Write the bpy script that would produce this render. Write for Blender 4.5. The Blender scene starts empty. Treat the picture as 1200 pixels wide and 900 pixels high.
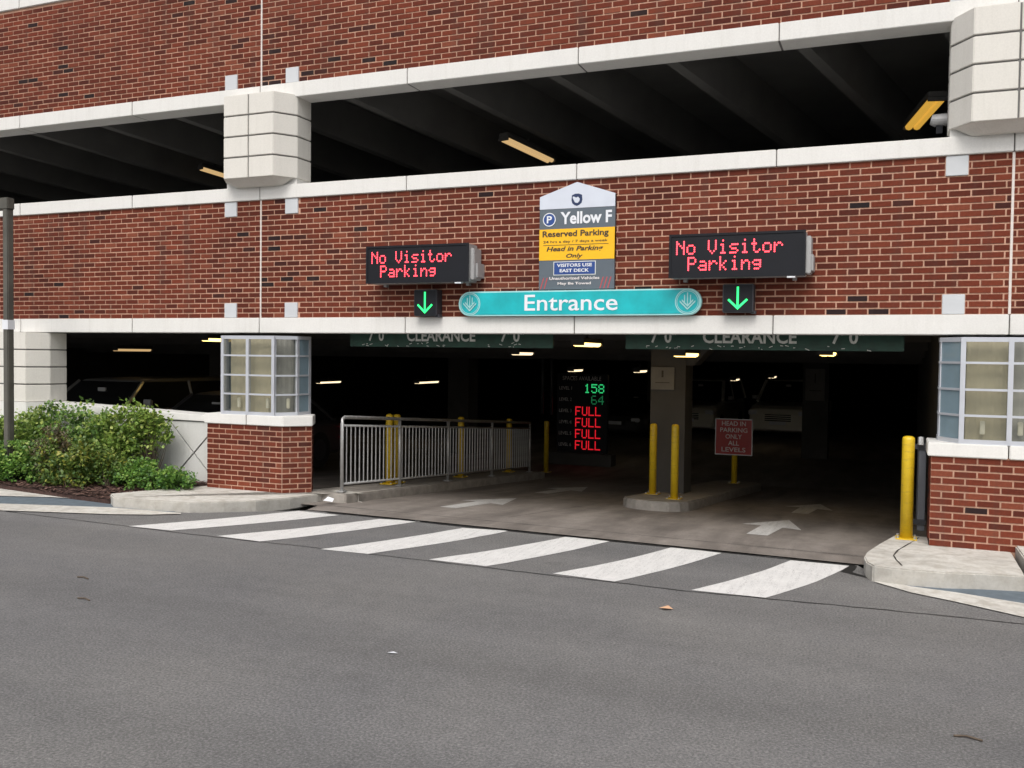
import bpy, bmesh, math, random
from mathutils import Vector, Matrix
random.seed(7)
C = bpy.context.scene.collection
sc = bpy.context.scene
PI = math.pi

# ------------------------------------------------------------------ camera
YAW, PITCH, ROLL, FPX = -0.39332097, -0.03169519, 0.01235946, 1080.0
CAM = Vector((7.793, -10.042, 1.9))
def cam_axes():
    cy, sy, cp, sp = math.cos(YAW), math.sin(YAW), math.cos(PITCH), math.sin(PITCH)
    f = Vector((sy*cp, cy*cp, sp)); r = Vector((cy, -sy, 0)); u = r.cross(f)
    c, s = math.cos(ROLL), math.sin(ROLL)
    return c*r + s*u, -s*r + c*u, f
AR, AU, AF = cam_axes()
cam = bpy.data.cameras.new('camera'); camo = bpy.data.objects.new('camera', cam); C.objects.link(camo)
camo.matrix_world = Matrix(((AR.x, AU.x, -AF.x, CAM.x), (AR.y, AU.y, -AF.y, CAM.y), (AR.z, AU.z, -AF.z, CAM.z), (0, 0, 0, 1)))
cam.sensor_width = 36; cam.sensor_fit = 'HORIZONTAL'; cam.lens = 36*FPX/1200; cam.clip_end = 2000
sc.camera = camo

# ------------------------------------------------------------------ world, sun, exposure
SUN_EL, SUN_AZ = 52, 172          # azimuth clockwise from +Y (the facade faces -Y)
w = bpy.data.worlds.new('World'); sc.world = w; w.use_nodes = True
nt = w.node_tree; nt.nodes.clear()
sky = nt.nodes.new('ShaderNodeTexSky'); sky.sky_type = 'NISHITA'; sky.sun_disc = False
sky.sun_elevation = math.radians(SUN_EL); sky.sun_rotation = math.radians(SUN_AZ)
sky.air_density = 1.2; sky.dust_density = 5.0; sky.ozone_density = 1.0
bg = nt.nodes.new('ShaderNodeBackground'); bg.inputs[1].default_value = 0.128
ow = nt.nodes.new('ShaderNodeOutputWorld')
hs = nt.nodes.new('ShaderNodeHueSaturation'); hs.inputs['Saturation'].default_value = 0.35   # a white overcast
nt.links.new(sky.outputs[0], hs.inputs['Color']); nt.links.new(hs.outputs[0], bg.inputs[0]); nt.links.new(bg.outputs[0], ow.inputs[0])
sl = bpy.data.lights.new('sun', 'SUN'); sl.energy = 0.65; sl.angle = math.radians(28); sl.color = (1, 0.965, 0.92)
so = bpy.data.objects.new('sun', sl); C.objects.link(so); so.location = (10, -20, 30)
e, a = math.radians(SUN_EL), math.radians(SUN_AZ)
sd = Vector((math.cos(e)*math.sin(a), math.cos(e)*math.cos(a), math.sin(e)))
so.rotation_euler = sd.to_track_quat('Z', 'Y').to_euler()
sc.view_settings.view_transform = 'Standard'; sc.view_settings.look = 'None'; sc.view_settings.gamma = 1
sc.view_settings.exposure = 0.50

# ------------------------------------------------------------------ photo -> place (used only to read off sizes and positions)
def ray(u, v): return AR*((u-600)/FPX) + AU*((450-v)/FPX) + AF
def onY(u, v, y=0.0): d = ray(u, v); return CAM + d*((y-CAM.y)/d.y)
def onP(u, v, a=0.0, b=0.0): d = ray(u, v); t = (a + b*CAM.y - CAM.z)/(d.z - b*d.y); return CAM + d*t   # plane z = a + b*y
def pix(P):
    d = Vector(P)-CAM; z = d.dot(AF); return (600+FPX*d.dot(AR)/z, 450-FPX*d.dot(AU)/z, z)
def floorz(y):
    if y < -.8: return 0.0
    if y < 0: return -.03*(y+.8)/.8
    return -.03-.075*min(y, 9.6)

# ------------------------------------------------------------------ materials
def nodes(name):
    m = bpy.data.materials.new(name); m.use_nodes = True; t = m.node_tree
    b = t.nodes['Principled BSDF']; return m, t, b
def coords(t): return t.nodes.new('ShaderNodeTexCoord').outputs['Object']
def noise(t, scale, detail=4, rough=.55, vec=None, dist=0):
    n = t.nodes.new('ShaderNodeTexNoise'); n.inputs['Scale'].default_value = scale; n.inputs['Detail'].default_value = detail
    n.inputs['Roughness'].default_value = rough; n.inputs['Distortion'].default_value = dist
    t.links.new(vec if vec else coords(t), n.inputs['Vector']); return n.outputs['Fac']
def ramp(t, fac, stops):
    r = t.nodes.new('ShaderNodeValToRGB'); cr = r.color_ramp
    while len(cr.elements) > len(stops): cr.elements.remove(cr.elements[0])
    while len(cr.elements) < len(stops): cr.elements.new(1)
    for el, (p, c) in zip(cr.elements, stops): el.position = p; el.color = (*c, 1) if len(c) == 3 else c
    t.links.new(fac, r.inputs[0]); return r.outputs['Color']
def mix(t, fac, a, b, mode='MIX'):
    n = t.nodes.new('ShaderNodeMix'); n.data_type = 'RGBA'; n.blend_type = mode
    for s, v in ((n.inputs[0], fac), (n.inputs[6], a), (n.inputs[7], b)):
        if isinstance(v, (int, float)): s.default_value = v
        elif isinstance(v, tuple): s.default_value = (*v, 1)
        else: t.links.new(v, s)
    return n.outputs[2]
def bump(t, b, h, strength=.3, dist=.01):
    n = t.nodes.new('ShaderNodeBump'); n.inputs['Strength'].default_value = strength; n.inputs['Distance'].default_value = dist
    t.links.new(h, n.inputs['Height']); t.links.new(n.outputs[0], b.inputs['Normal'])
def g(v, k=1.0): return (v*k, v*k, v*k)
def plain(name, col, rough=.6, metal=0, var=.12, scale=6, bscale=0, bstr=.2):
    m, t, b = nodes(name)
    f = noise(t, scale, 5)
    lo = tuple(c*(1-var) for c in col); hi = tuple(min(1, c*(1+var)) for c in col)
    t.links.new(ramp(t, f, [(.3, lo), (.7, hi)]), b.inputs['Base Color'])
    b.inputs['Roughness'].default_value = rough; b.inputs['Metallic'].default_value = metal
    if bscale: bump(t, b, noise(t, bscale, 4), bstr, .004)
    return m
def glow(name, col, s):
    m, t, b = nodes(name); b.inputs['Base Color'].default_value = (*[c*.3 for c in col], 1)
    b.inputs['Emission Color'].default_value = (*col, 1); b.inputs['Emission Strength'].default_value = s; return m
def streaked(name, col, dirt, amount=.35, rough=.75, var=.06):
    """pale concrete with soft clouds, fine grain and faint vertical rain streaks"""
    m, t, b = nodes(name); co = coords(t)
    mp = t.nodes.new('ShaderNodeMapping'); mp.inputs['Scale'].default_value = (9, 9, .7); t.links.new(co, mp.inputs[0])
    st = noise(t, 1.6, 6, .6, mp.outputs[0]); cl = noise(t, 1.3, 5, .6, co); fi = noise(t, 60, 3, .6, co)
    base = ramp(t, cl, [(.3, tuple(c*(1-var) for c in col)), (.7, col)])
    k = ramp(t, st, [(.5, (0, 0, 0)), (.85, g(amount))])
    c2 = mix(t, k, base, dirt)
    c3 = mix(t, .12, c2, ramp(t, fi, [(.3, g(.35)), (.7, g(1))]), 'MULTIPLY')
    t.links.new(c3, b.inputs['Base Color']); b.inputs['Roughness'].default_value = rough
    bump(t, b, fi, .12, .002); return m

M = {}
M['white'] = streaked('white_precast', (.76, .75, .72), (.45, .43, .38), .22)
M['block'] = streaked('cream_precast', (.72, .695, .64), (.42, .39, .33), .22)
M['panel'] = streaked('grey_white_panel', (.62, .62, .60), (.34, .34, .31))
M['accent'] = plain('accent_tile', (.55, .57, .59), .55, 0, .05, 3, 80, .1)
M['soffit'] = plain('soffit_concrete', (.30, .29, .26), .85, 0, .12, 4, 40, .2)
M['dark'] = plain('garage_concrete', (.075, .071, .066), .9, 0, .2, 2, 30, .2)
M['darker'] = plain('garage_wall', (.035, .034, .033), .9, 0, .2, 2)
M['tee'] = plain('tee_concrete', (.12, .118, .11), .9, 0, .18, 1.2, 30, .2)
M['groove'] = plain('joint_grey', (.16, .155, .15), .9)  # dark grey backing seen in the open joints and grooves
M['sealant'] = plain('sealant', (.66, .60, .56), .6, 0, .12, 14)

def m_brick():
    m, t, b = nodes('brick_clay')
    at = t.nodes.new('ShaderNodeAttribute'); at.attribute_name = 'tone'; at.attribute_type = 'GEOMETRY'
    col = ramp(t, at.outputs['Fac'], [(0, (.018, .013, .015)), (.05, (.032, .015, .015)), (.09, (.085, .020, .013)), (.35, (.128, .028, .0155)),
                                      (.7, (.160, .035, .019)), (.93, (.19, .045, .024)), (1, (.22, .068, .040))])
    co = coords(t)
    f = noise(t, 45, 5, .65, co); big = noise(t, .55, 4, .6, co)
    c = mix(t, .5, col, ramp(t, f, [(.3, g(.5)), (.7, g(1.25))]), 'MULTIPLY')
    c = mix(t, .45, c, ramp(t, big, [(.35, (.60, .60, .62)), (.65, (1.25, 1.15, 1.08))]), 'MULTIPLY')
    mp = t.nodes.new('ShaderNodeMapping'); mp.inputs['Scale'].default_value = (5, 5, .35); t.links.new(co, mp.inputs[0])
    geo = t.nodes.new('ShaderNodeNewGeometry'); mp2 = t.nodes.new('ShaderNodeMapping'); mp2.inputs['Scale'].default_value = (4, 4, .35); t.links.new(geo.outputs['Position'], mp2.inputs[0])
    st = noise(t, 1.1, 5, .6, mp2.outputs[0]); c = mix(t, ramp(t, st, [(.52, g(0)), (.72, g(.38))]), c, (.075, .048, .040))
    dr = noise(t, .42, 3, .5, geo.outputs['Position']); c = mix(t, .5, c, ramp(t, dr, [(.36, (.72, .70, .72)), (.64, (1.2, 1.22, 1.15))]), 'MULTIPLY')
    t.links.new(c, b.inputs['Base Color']); b.inputs['Roughness'].default_value = .85; b.inputs['Specular IOR Level'].default_value = .2
    bump(t, b, f, .5, .003); return m
M['brick'] = m_brick()
def m_mortar():
    m, t, b = nodes('mortar'); co = coords(t)
    f = noise(t, 30, 5, .6, co); big = noise(t, .8, 4, .6, co)
    c = mix(t, .6, ramp(t, f, [(.3, (.46, .26, .18)), (.7, (.63, .38, .27))]), ramp(t, big, [(.35, g(.72)), (.65, g(1.12))]), 'MULTIPLY')
    mp = t.nodes.new('ShaderNodeMapping'); mp.inputs['Scale'].default_value = (4, 4, .35); t.links.new(co, mp.inputs[0])
    st = noise(t, 1.1, 5, .6, mp.outputs[0]); c = mix(t, ramp(t, st, [(.50, g(0)), (.72, g(.5))]), c, (.22, .15, .115))
    t.links.new(c, b.inputs['Base Color']); b.inputs['Roughness'].default_value = .9; bump(t, b, f, .4, .003); return m
M['mortar'] = m_mortar()
def m_asphalt():
    m, t, b = nodes('asphalt'); co = coords(t)
    f = noise(t, 62, 5, .8, co); md = noise(t, 7, 5, .65, co); big = noise(t, .35, 5, .55, co, .4)
    mp = t.nodes.new('ShaderNodeMapping'); mp.inputs['Scale'].default_value = (.12, 1.3, 1); t.links.new(co, mp.inputs[0])
    lane = noise(t, 1.0, 4, .5, mp.outputs[0])
    v = t.nodes.new('ShaderNodeTexVoronoi'); v.inputs['Scale'].default_value = 95; t.links.new(co, v.inputs['Vector'])
    c = ramp(t, f, [(.33, (.075, .074, .075)), (.5, (.150, .148, .147)), (.67, (.27, .267, .263))])
    sp = ramp(t, v.outputs['Distance'], [(.06, g(1.9)), (.16, g(1.0))])
    c = mix(t, .55, c, sp, 'MULTIPLY')
    c = mix(t, .5, c, ramp(t, md, [(.35, g(.82)), (.65, g(1.1))]), 'MULTIPLY')
    c = mix(t, .75, c, ramp(t, big, [(.35, (.84, .84, .86)), (.65, (1.12, 1.10, 1.06))]), 'MULTIPLY')
    c = mix(t, .6, c, ramp(t, lane, [(.35, g(.85)), (.65, g(1.1))]), 'MULTIPLY')
    oil = noise(t, 1.7, 4, .55, co, .3); oil2 = noise(t, .5, 2, .5, co)
    k = mix(t, 1.0, ramp(t, oil, [(.63, g(0)), (.74, g(.4))]), ramp(t, oil2, [(.48, g(0)), (.6, g(1))]), 'MULTIPLY')
    c = mix(t, k, c, (.055, .053, .052))
    w2 = t.nodes.new('ShaderNodeTexVoronoi'); w2.inputs['Scale'].default_value = 26; t.links.new(co, w2.inputs['Vector'])
    c = mix(t, ramp(t, w2.outputs['Distance'], [(.05, g(.55)), (.10, g(0))]), c, (.42, .41, .39))
    sx = t.nodes.new('ShaderNodeSeparateXYZ'); t.links.new(co, sx.inputs[0])
    wv = t.nodes.new('ShaderNodeMath'); wv.operation = 'SINE'; ml = t.nodes.new('ShaderNodeMath'); ml.operation = 'MULTIPLY_ADD'; ml.inputs[1].default_value = 3.7
    t.links.new(sx.outputs['Y'], ml.inputs[0]); t.links.new(noise(t, .25, 2, .5, co), ml.inputs[2]); t.links.new(ml.outputs[0], wv.inputs[0])
    c = mix(t, .35, c, ramp(t, wv.outputs[0], [(.0, g(1.03)), (.7, g(.84)), (1.0, g(.80))]), 'MULTIPLY')
    t.links.new(c, b.inputs['Base Color']); b.inputs['Roughness'].default_value = .88
    bump(t, b, f, .7, .006); return m
M['asphalt'] = m_asphalt()
def m_paint(name, col, under, wear=.52):
    m, t, b = nodes(name); co = coords(t)
    f = noise(t, 90, 4, .75, co); md = noise(t, 5, 5, .7, co); 
    mp = t.nodes.new('ShaderNodeMapping'); mp.inputs['Scale'].default_value = (10, .8, 1); t.links.new(co, mp.inputs[0]); tr = noise(t, 2.2, 5, .7, mp.outputs[0])
    k1 = ramp(t, f, [(wear, g(0)), (wear+.14, g(1))]); k2 = ramp(t, tr, [(.42, g(0)), (.62, g(1))])
    k = mix(t, 1.0, k1, k2, 'MULTIPLY')
    c0 = ramp(t, md, [(.3, tuple(x*.86 for x in col)), (.7, col)])
    t.links.new(mix(t, k, c0, under), b.inputs['Base Color']); b.inputs['Roughness'].default_value = .7; bump(t, b, f, .4, .003); return m
M['stripe'] = m_paint('road_paint', (.74, .73, .71), (.25, .24, .235), .5)
M['arrowpaint'] = m_paint('worn_arrow_paint', (.58, .57, .55), (.17, .155, .145), .47)
def m_curb():
    m, t, b = nodes('kerb_concrete'); co = coords(t)
    f = noise(t, 40, 5, .65, co); md = noise(t, 2.4, 6, .65, co, .6); big = noise(t, 9, 4, .6, co)
    c = ramp(t, md, [(.25, (.44, .42, .38)), (.5, (.60, .58, .53)), (.75, (.68, .66, .61))])
    c = mix(t, .35, c, ramp(t, f, [(.3, g(.6)), (.7, g(1.1))]), 'MULTIPLY')
    c = mix(t, .45, c, ramp(t, big, [(.36, (.62, .57, .50)), (.56, g(1.05))]), 'MULTIPLY')
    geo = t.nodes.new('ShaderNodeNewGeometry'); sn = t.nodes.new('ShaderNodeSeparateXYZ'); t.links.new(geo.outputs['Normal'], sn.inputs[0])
    c = mix(t, ramp(t, sn.outputs['Z'], [(.2, g(.5)), (.7, g(0))]), c, (.30, .285, .26))  # upright faces darker than tops: shade put into the colour, with some staining
    t.links.new(c, b.inputs['Base Color']); b.inputs['Roughness'].default_value = .85; bump(t, b, f, .5, .005); return m
M['curb'] = m_curb()
def m_drive():
    m, t, b = nodes('driveway_concrete'); co = coords(t)
    mp = t.nodes.new('ShaderNodeMapping'); mp.inputs['Scale'].default_value = (1.2, .25, 1); t.links.new(co, mp.inputs[0])
    tr = noise(t, 1.6, 6, .6, mp.outputs[0], .3); f = noise(t, 45, 5, .65, co); bl = noise(t, 4, 5, .65, co)
    c = ramp(t, tr, [(.3, (.125, .108, .095)), (.5, (.215, .188, .166)), (.72, (.31, .275, .245))])
    c = mix(t, .45, c, ramp(t, f, [(.3, g(.6)), (.7, g(1.15))]), 'MULTIPLY')
    c = mix(t, .5, c, ramp(t, bl, [(.35, g(.7)), (.6, g(1.1))]), 'MULTIPLY')
    t.links.new(c, b.inputs['Base Color']); b.inputs['Roughness'].default_value = .8; bump(t, b, f, .35, .004); return m
M['drive'] = m_drive()
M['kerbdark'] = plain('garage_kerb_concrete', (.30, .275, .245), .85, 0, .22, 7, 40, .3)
M['bluestone'] = plain('blue_grey_tactile', (.115, .145, .17), .75, 0, .18, 9, 40, .5)
M['tar'] = plain('tar_line', (.018, .018, .018), .6, 0, .2, 20)
M['rust'] = plain('edge_steel', (.05, .035, .028), .6, .2, .3, 20)
def m_yellow():
    m, t, b = nodes('yellow_paint'); co = coords(t); f = noise(t, 7, 5, .7, co); s = noise(t, 28, 4, .7, co)
    c = ramp(t, f, [(.3, (.60, .39, .012)), (.7, (.76, .53, .022))])
    k = ramp(t, s, [(.66, g(0)), (.74, g(.8))])
    sep = t.nodes.new('ShaderNodeSeparateXYZ'); t.links.new(co, sep.inputs[0])
    mp = t.nodes.new('ShaderNodeMapping'); mp.inputs['Scale'].default_value = (4, 4, 22); t.links.new(co, mp.inputs[0])
    sc_ = ramp(t, noise(t, 1.5, 5, .7, mp.outputs[0]), [(.56, g(0)), (.72, g(.65))])
    c = mix(t, sc_, c, (.33, .22, .06))
    t.links.new(mix(t, k, c, (.16, .10, .04)), b.inputs['Base Color']); b.inputs['Roughness'].default_value = .42; return m
M['yellow'] = m_yellow()
M['steel'] = plain('galvanised_steel', (.46, .46, .455), .45, .55, .15, 12)
M['alu'] = plain('aluminium_frame', (.55, .57, .62), .4, .35, .06, 5)
M['greybox'] = plain('grey_housing', (.38, .38, .38), .5, .2, .08, 6)
M['black'] = plain('sign_black', (.009, .010, .014), .55, 0, .1, 5)
M['black'].node_tree.nodes['Principled BSDF'].inputs['Specular IOR Level'].default_value = .25
M['darkgrey'] = plain('dark_grey_metal', (.04, .042, .05), .5, .2, .1, 5)
M['gunmetal'] = plain('door_grey', (.13, .14, .16), .5, .1, .1, 5)
M['pole'] = plain('weathered_post', (.105, .10, .085), .65, .2, .3, 3, 40, .3)
M['mulch'] = plain('mulch', (.055, .028, .022), .95, 0, .5, 30, 40, .8)
def m_chips():
    m, t, b = nodes('mulch_chip'); at = t.nodes.new('ShaderNodeAttribute'); at.attribute_name = 'tone'
    t.links.new(ramp(t, at.outputs['Fac'], [(0, (.03, .016, .013)), (.6, (.09, .043, .032)), (1, (.22, .13, .10))]), b.inputs['Base Color']); b.inputs['Roughness'].default_value = .9; return m
M['chips'] = m_chips()
def m_leaf(name, a_, b_, c_):
    m, t, b = nodes(name); at = t.nodes.new('ShaderNodeAttribute'); at.attribute_name = 'tone'
    col = ramp(t, at.outputs['Fac'], [(0, a_), (.55, b_), (1, c_)])
    t.links.new(col, b.inputs['Base Color']); b.inputs['Roughness'].default_value = .42
    tr = t.nodes.new('ShaderNodeBsdfTranslucent'); t.links.new(col, tr.inputs[0])
    ms = t.nodes.new('ShaderNodeMixShader'); ms.inputs[0].default_value = .3
    o = t.nodes['Material Output']; t.links.new(b.outputs[0], ms.inputs[1]); t.links.new(tr.outputs[0], ms.inputs[2]); t.links.new(ms.outputs[0], o.inputs[0]); return m
M['leaf_olive'] = m_leaf('leaf_olive', (.05, .10, .02), (.21, .33, .06), (.50, .56, .15))
M['leaf_deep'] = m_leaf('leaf_deep', (.045, .10, .03), (.16, .29, .06), (.42, .49, .11))
M['leaf_bright'] = m_leaf('leaf_bright', (.04, .11, .025), (.15, .30, .05), (.34, .46, .10))
M['leaf_yellow'] = m_leaf('leaf_yellow', (.05, .11, .025), (.15, .23, .045), (.46, .40, .07))
M['leaf_rust'] = m_leaf('leaf_rust', (.04, .05, .022), (.11, .085, .05), (.20, .16, .07))
M['bark'] = plain('bark', (.10, .075, .055), .9, 0, .25, 20)
M['teal'] = plain('teal_sign', (.004, .42, .46), .35, 0, .14, 5)
M['tealedge'] = plain('pale_teal_edge', (.36, .66, .66), .4, 0, .05, 5)
M['tealdark'] = plain('dark_teal', (.015, .13, .14), .4, 0, .05, 5)
M['signwhite'] = plain('sign_white', (.74, .76, .80), .4, 0, .04, 5)
M['signpanel'] = plain('sign_silver', (.60, .64, .72), .4, 0, .05, 5)
M['signgrey'] = plain('sign_grey', (.10, .125, .15), .4, 0, .06, 5)
M['signyellow'] = plain('sign_yellow', (.88, .48, .006), .4, 0, .05, 3)
M['signblue'] = plain('sign_blue', (.018, .06, .24), .4, 0, .08, 5)
M['navy'] = plain('navy_ink', (.012, .028, .09), .4, 0, .05, 5)
M['ink'] = plain('sign_ink', (.05, .035, .02), .5, 0, .05, 5)
M['signred'] = plain('sign_red', (.42, .035, .035), .4, 0, .08, 6)
M['redstroke'] = plain('red_stroke', (.45, .07, .08), .4, 0, .05, 5)
M['pinkwhite'] = plain('sign_lettering', (.72, .68, .68), .4, 0, .04, 5)
M['green'] = plain('clearance_green', (.010, .055, .036), .45, 0, .3, 9)
M['greylet'] = plain('grey_lettering', (.68, .70, .66), .5, 0, .15, 20)
M['ledred'] = glow('led_red', (1, .06, .085), 2.6)
M['ledred2'] = glow('led_full_red', (1, .015, .03), .62)
M['ledgreen'] = glow('led_green', (.03, 1, .22), 1.3)
M['ledgreen2'] = glow('led_count_green', (.05, 1, .30), .5)
M['ledgreen3'] = glow('led_dim_green', (.05, .7, .25), .13)
M['tube'] = glow('lamp_tube', (1, .66, .20), 3.2)
M['tubeoff'] = glow('lamp_tube_warm', (1, .66, .30), .42)
M['tubedim'] = glow('lamp_tube_yellow', (1, .55, .08), .42)
M['tubefar'] = glow('lamp_tube_far', (1, .80, .50), 1.2)
M['dimtext'] = plain('dim_text', (.75, .73, .72), .6)
M['curtain'] = plain('beige_backing', (.56, .51, .36), .8, 0, .16, 2.0)
M['curtain2'] = plain('grey_backing', (.42, .415, .38), .8, 0, .3, 2.5)
M['lamp'] = plain('ivory_plastic', (.88, .85, .70), .4)
M['fixture'] = plain('fixture_housing', (.05, .048, .045), .6)
M['tyre'] = plain('tyre_rubber', (.015, .015, .015), .8)
def m_glass(name, tint, op):
    m, t, b = nodes(name); f = noise(t, 3, 4)
    b.inputs['Base Color'].default_value = (*tint, 1); b.inputs['Roughness'].default_value = .06; b.inputs['Specular IOR Level'].default_value = .6
    tr = t.nodes.new('ShaderNodeBsdfTransparent'); tr.inputs[0].default_value = (.96, .96, .94, 1)
    ms = t.nodes.new('ShaderNodeMixShader'); o = t.nodes['Material Output']
    t.links.new(ramp(t, f, [(.3, g(op*.75)), (.7, g(op))]), ms.inputs[0])
    t.links.new(tr.outputs[0], ms.inputs[1]); t.links.new(b.outputs[0], ms.inputs[2]); t.links.new(ms.outputs[0], o.inputs[0])
    bump(t, b, f, .05, .01); return m
M['pane'] = m_glass('window_pane', (.10, .11, .11), .20)
M['sidepane'] = m_glass('window_side_pane', (.26, .36, .42), .75)
M['carglass'] = plain('car_glass', (.012, .013, .014), .08)
def paintcar(n, c):
    m, t, b = nodes(n); b.inputs['Base Color'].default_value = (*c, 1); b.inputs['Metallic'].default_value = .3; b.inputs['Roughness'].default_value = .35
    b.inputs['Coat Weight'].default_value = .6; return m

# ------------------------------------------------------------------ mesh building
def tag(o, label=None, cat=None, group=None, kind=None):
    for k, v in (('label', label), ('category', cat), ('group', group), ('kind', kind)):
        if v: o[k] = v
    return o
def thing(name, loc, label, cat, group=None, rz=0):
    o = bpy.data.objects.new(name, None); C.objects.link(o); o.location = loc; o.rotation_euler = (0, 0, rz)
    o.empty_display_size = .1; return tag(o, label, cat, group)
def world_of(o):
    m = Matrix.Identity(4)
    while o is not None:
        m = Matrix.Translation(o.location) @ o.rotation_euler.to_matrix().to_4x4() @ m; o = o.parent
    return m
class MB:
    def __init__(s): s.v = []; s.f = []; s.t = []
    def add(s, vs, fs, tone=.5):
        n = len(s.v); s.v += [tuple(v) for v in vs]; s.f += [tuple(i+n for i in f) for f in fs]; s.t += [tone]*len(fs); return s
    def box(s, x0, x1, y0, y1, z0, z1, tone=.5):
        vs = [(x, y, z) for z in (z0, z1) for y in (y0, y1) for x in (x0, x1)]
        return s.add(vs, [(0, 2, 3, 1), (4, 5, 7, 6), (0, 1, 5, 4), (2, 6, 7, 3), (0, 4, 6, 2), (1, 3, 7, 5)], tone)
    def prism(s, pts, z0, z1, tone=.5):
        """pts counter-clockwise seen from above; z0,z1 numbers or functions of (x,y)"""
        fz0 = z0 if callable(z0) else (lambda x, y: z0); fz1 = z1 if callable(z1) else (lambda x, y: z1)
        n = len(pts); vs = [(p[0], p[1], fz0(p[0], p[1])) for p in pts]+[(p[0], p[1], fz1(p[0], p[1])) for p in pts]
        return s.add(vs, [tuple(range(n-1, -1, -1)), tuple(range(n, 2*n))]+[(i, (i+1) % n, n+(i+1) % n, n+i) for i in range(n)], tone)
    def face(s, pts, y0, y1, tone=.5):
        """outline in x,z extruded from y0 (front) to y1"""
        n = len(pts); vs = [(p[0], y0, p[1]) for p in pts]+[(p[0], y1, p[1]) for p in pts]
        return s.add(vs, [tuple(range(n)), tuple(range(2*n-1, n-1, -1))]+[(i, n+i, n+(i+1) % n, (i+1) % n) for i in range(n)], tone)
    def sheet(s, pts, z, tone=.5):
        fz = z if callable(z) else (lambda x, y: z)
        return s.add([(p[0], p[1], fz(p[0], p[1])) for p in pts], [tuple(range(len(pts)))], tone)
    def tube(s, path, r, n=8, tone=.5, cap=True):
        P = [Vector(p) for p in path]; rs = r if isinstance(r, (list, tuple)) else [r]*len(P); base = len(s.v); vs = []; fs = []
        for i, p in enumerate(P):
            d = (P[min(i+1, len(P)-1)]-P[max(i-1, 0)]).normalized()
            up = Vector((0, 0, 1)) if abs(d.z) < .9 else Vector((1, 0, 0))
            a_ = d.cross(up).normalized(); b_ = d.cross(a_).normalized()
            for k in range(n):
                q = 2*PI*k/n; vs.append(p+(a_*math.cos(q)+b_*math.sin(q))*rs[i])
        for i in range(len(P)-1):
            for k in range(n): fs.append((i*n+k, i*n+(k+1) % n, (i+1)*n+(k+1) % n, (i+1)*n+k))
        if cap: fs += [tuple(range(n-1, -1, -1)), tuple(range((len(P)-1)*n, len(P)*n))]
        return s.add(vs, fs, tone)
    def lathe(s, c, prof, n=20, tone=.5):
        vs = []; fs = []
        for r, z in prof:
            for k in range(n): q = 2*PI*k/n; vs.append((c[0]+r*math.cos(q), c[1]+r*math.sin(q), c[2]+z))
        for i in range(len(prof)-1):
            for k in range(n): fs.append((i*n+k, i*n+(k+1) % n, (i+1)*n+(k+1) % n, (i+1)*n+k))
        fs += [tuple(range(n-1, -1, -1)), tuple(range((len(prof)-1)*n, len(prof)*n))]
        return s.add(vs, fs, tone)
    def mesh(s, name, mat, smooth=False, off=None):
        me = bpy.data.meshes.new(name)
        vs = s.v
        if off is not None: inv = off.inverted(); vs = [tuple(inv @ Vector(v)) for v in vs]
        me.from_pydata(vs, [], s.f); me.update()
        at = me.attributes.new('tone', 'FLOAT', 'FACE'); at.data.foreach_set('value', s.t)
        if smooth: me.polygons.foreach_set('use_smooth', [True]*len(me.polygons))
        if mat is not None: me.materials.append(mat)
        return me
    def build(s, name, mat, parent=None, bevel=0, smooth=False, kind=None, local=False):
        off = world_of(parent) if (parent is not None and not local) else None
        me = s.mesh(name, mat, smooth, off)
        if bevel or smooth:
            b = bmesh.new(); b.from_mesh(me); bmesh.ops.recalc_face_normals(b, faces=b.faces)
            if bevel:
                es = [e_ for e_ in b.edges if len(e_.link_faces) == 2 and e_.calc_face_angle(0) > .5]
                bmesh.ops.bevel(b, geom=es, offset=bevel, segments=2, affect='EDGES', clamp_overlap=True)
            b.to_mesh(me); b.free()
        o = bpy.data.objects.new(name, me); C.objects.link(o)
        if parent is not None: o.parent = parent
        if kind: o['kind'] = kind
        return o
def copy_tree(o, parent=None):
    c = o.copy(); C.objects.link(c)
    if parent is not None: c.parent = parent
    for ch in list(o.children): copy_tree(ch, c)
    return c
def inst(me, name, parent, loc, rz=0):
    o = bpy.data.objects.new(name, me); C.objects.link(o); o.parent = parent; o.location = loc; o.rotation_euler = (0, 0, rz); return o

FONT_CACHE = {}
def text(s, x0, x1, z0, z1, y, mat, parent, name='lettering', bold=.02, shear=0, keep=False, depth=.003, yaw=0):
    cu = bpy.data.curves.new(name, 'FONT'); cu.body = s; cu.size = 1; cu.offset = bold; cu.shear = shear; cu.extrude = 0; cu.resolution_u = 3
    tmp = bpy.data.objects.new('tmp_text', cu); C.objects.link(tmp)
    dg = bpy.context.evaluated_depsgraph_get(); me = bpy.data.meshes.new_from_object(tmp.evaluated_get(dg))
    bpy.data.objects.remove(tmp); bpy.data.curves.remove(cu)
    xs = [v.co.x for v in me.vertices]; ys = [v.co.y for v in me.vertices]
    ax, bx, ay, by = min(xs), max(xs), min(ys), max(ys)
    off = world_of(parent).inverted()
    for v in me.vertices:
        v.co = off @ Vector((x0+(v.co.x-ax)/(bx-ax)*(x1-x0), y, z0+(v.co.y-ay)/(by-ay)*(z1-z0)))
    me.materials.clear(); me.materials.append(mat); me.name = name
    o = bpy.data.objects.new(name, me); C.objects.link(o); o.parent = parent
    return o

# ------------------------------------------------------------------ the garage
garage = thing('parking_garage', (0, 0, 0), 'brick parking garage with white concrete bands, open upper deck and dark vehicle entrance', 'parking garage')
X0, X1, XE = -13.2, 15.4, 2.2
ZB = dict(G=2.15, F=2.348, E=3.903, D=4.08, C=5.20, B=5.39, T=6.98)
ROW, LEN = .0676, .2032
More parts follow.
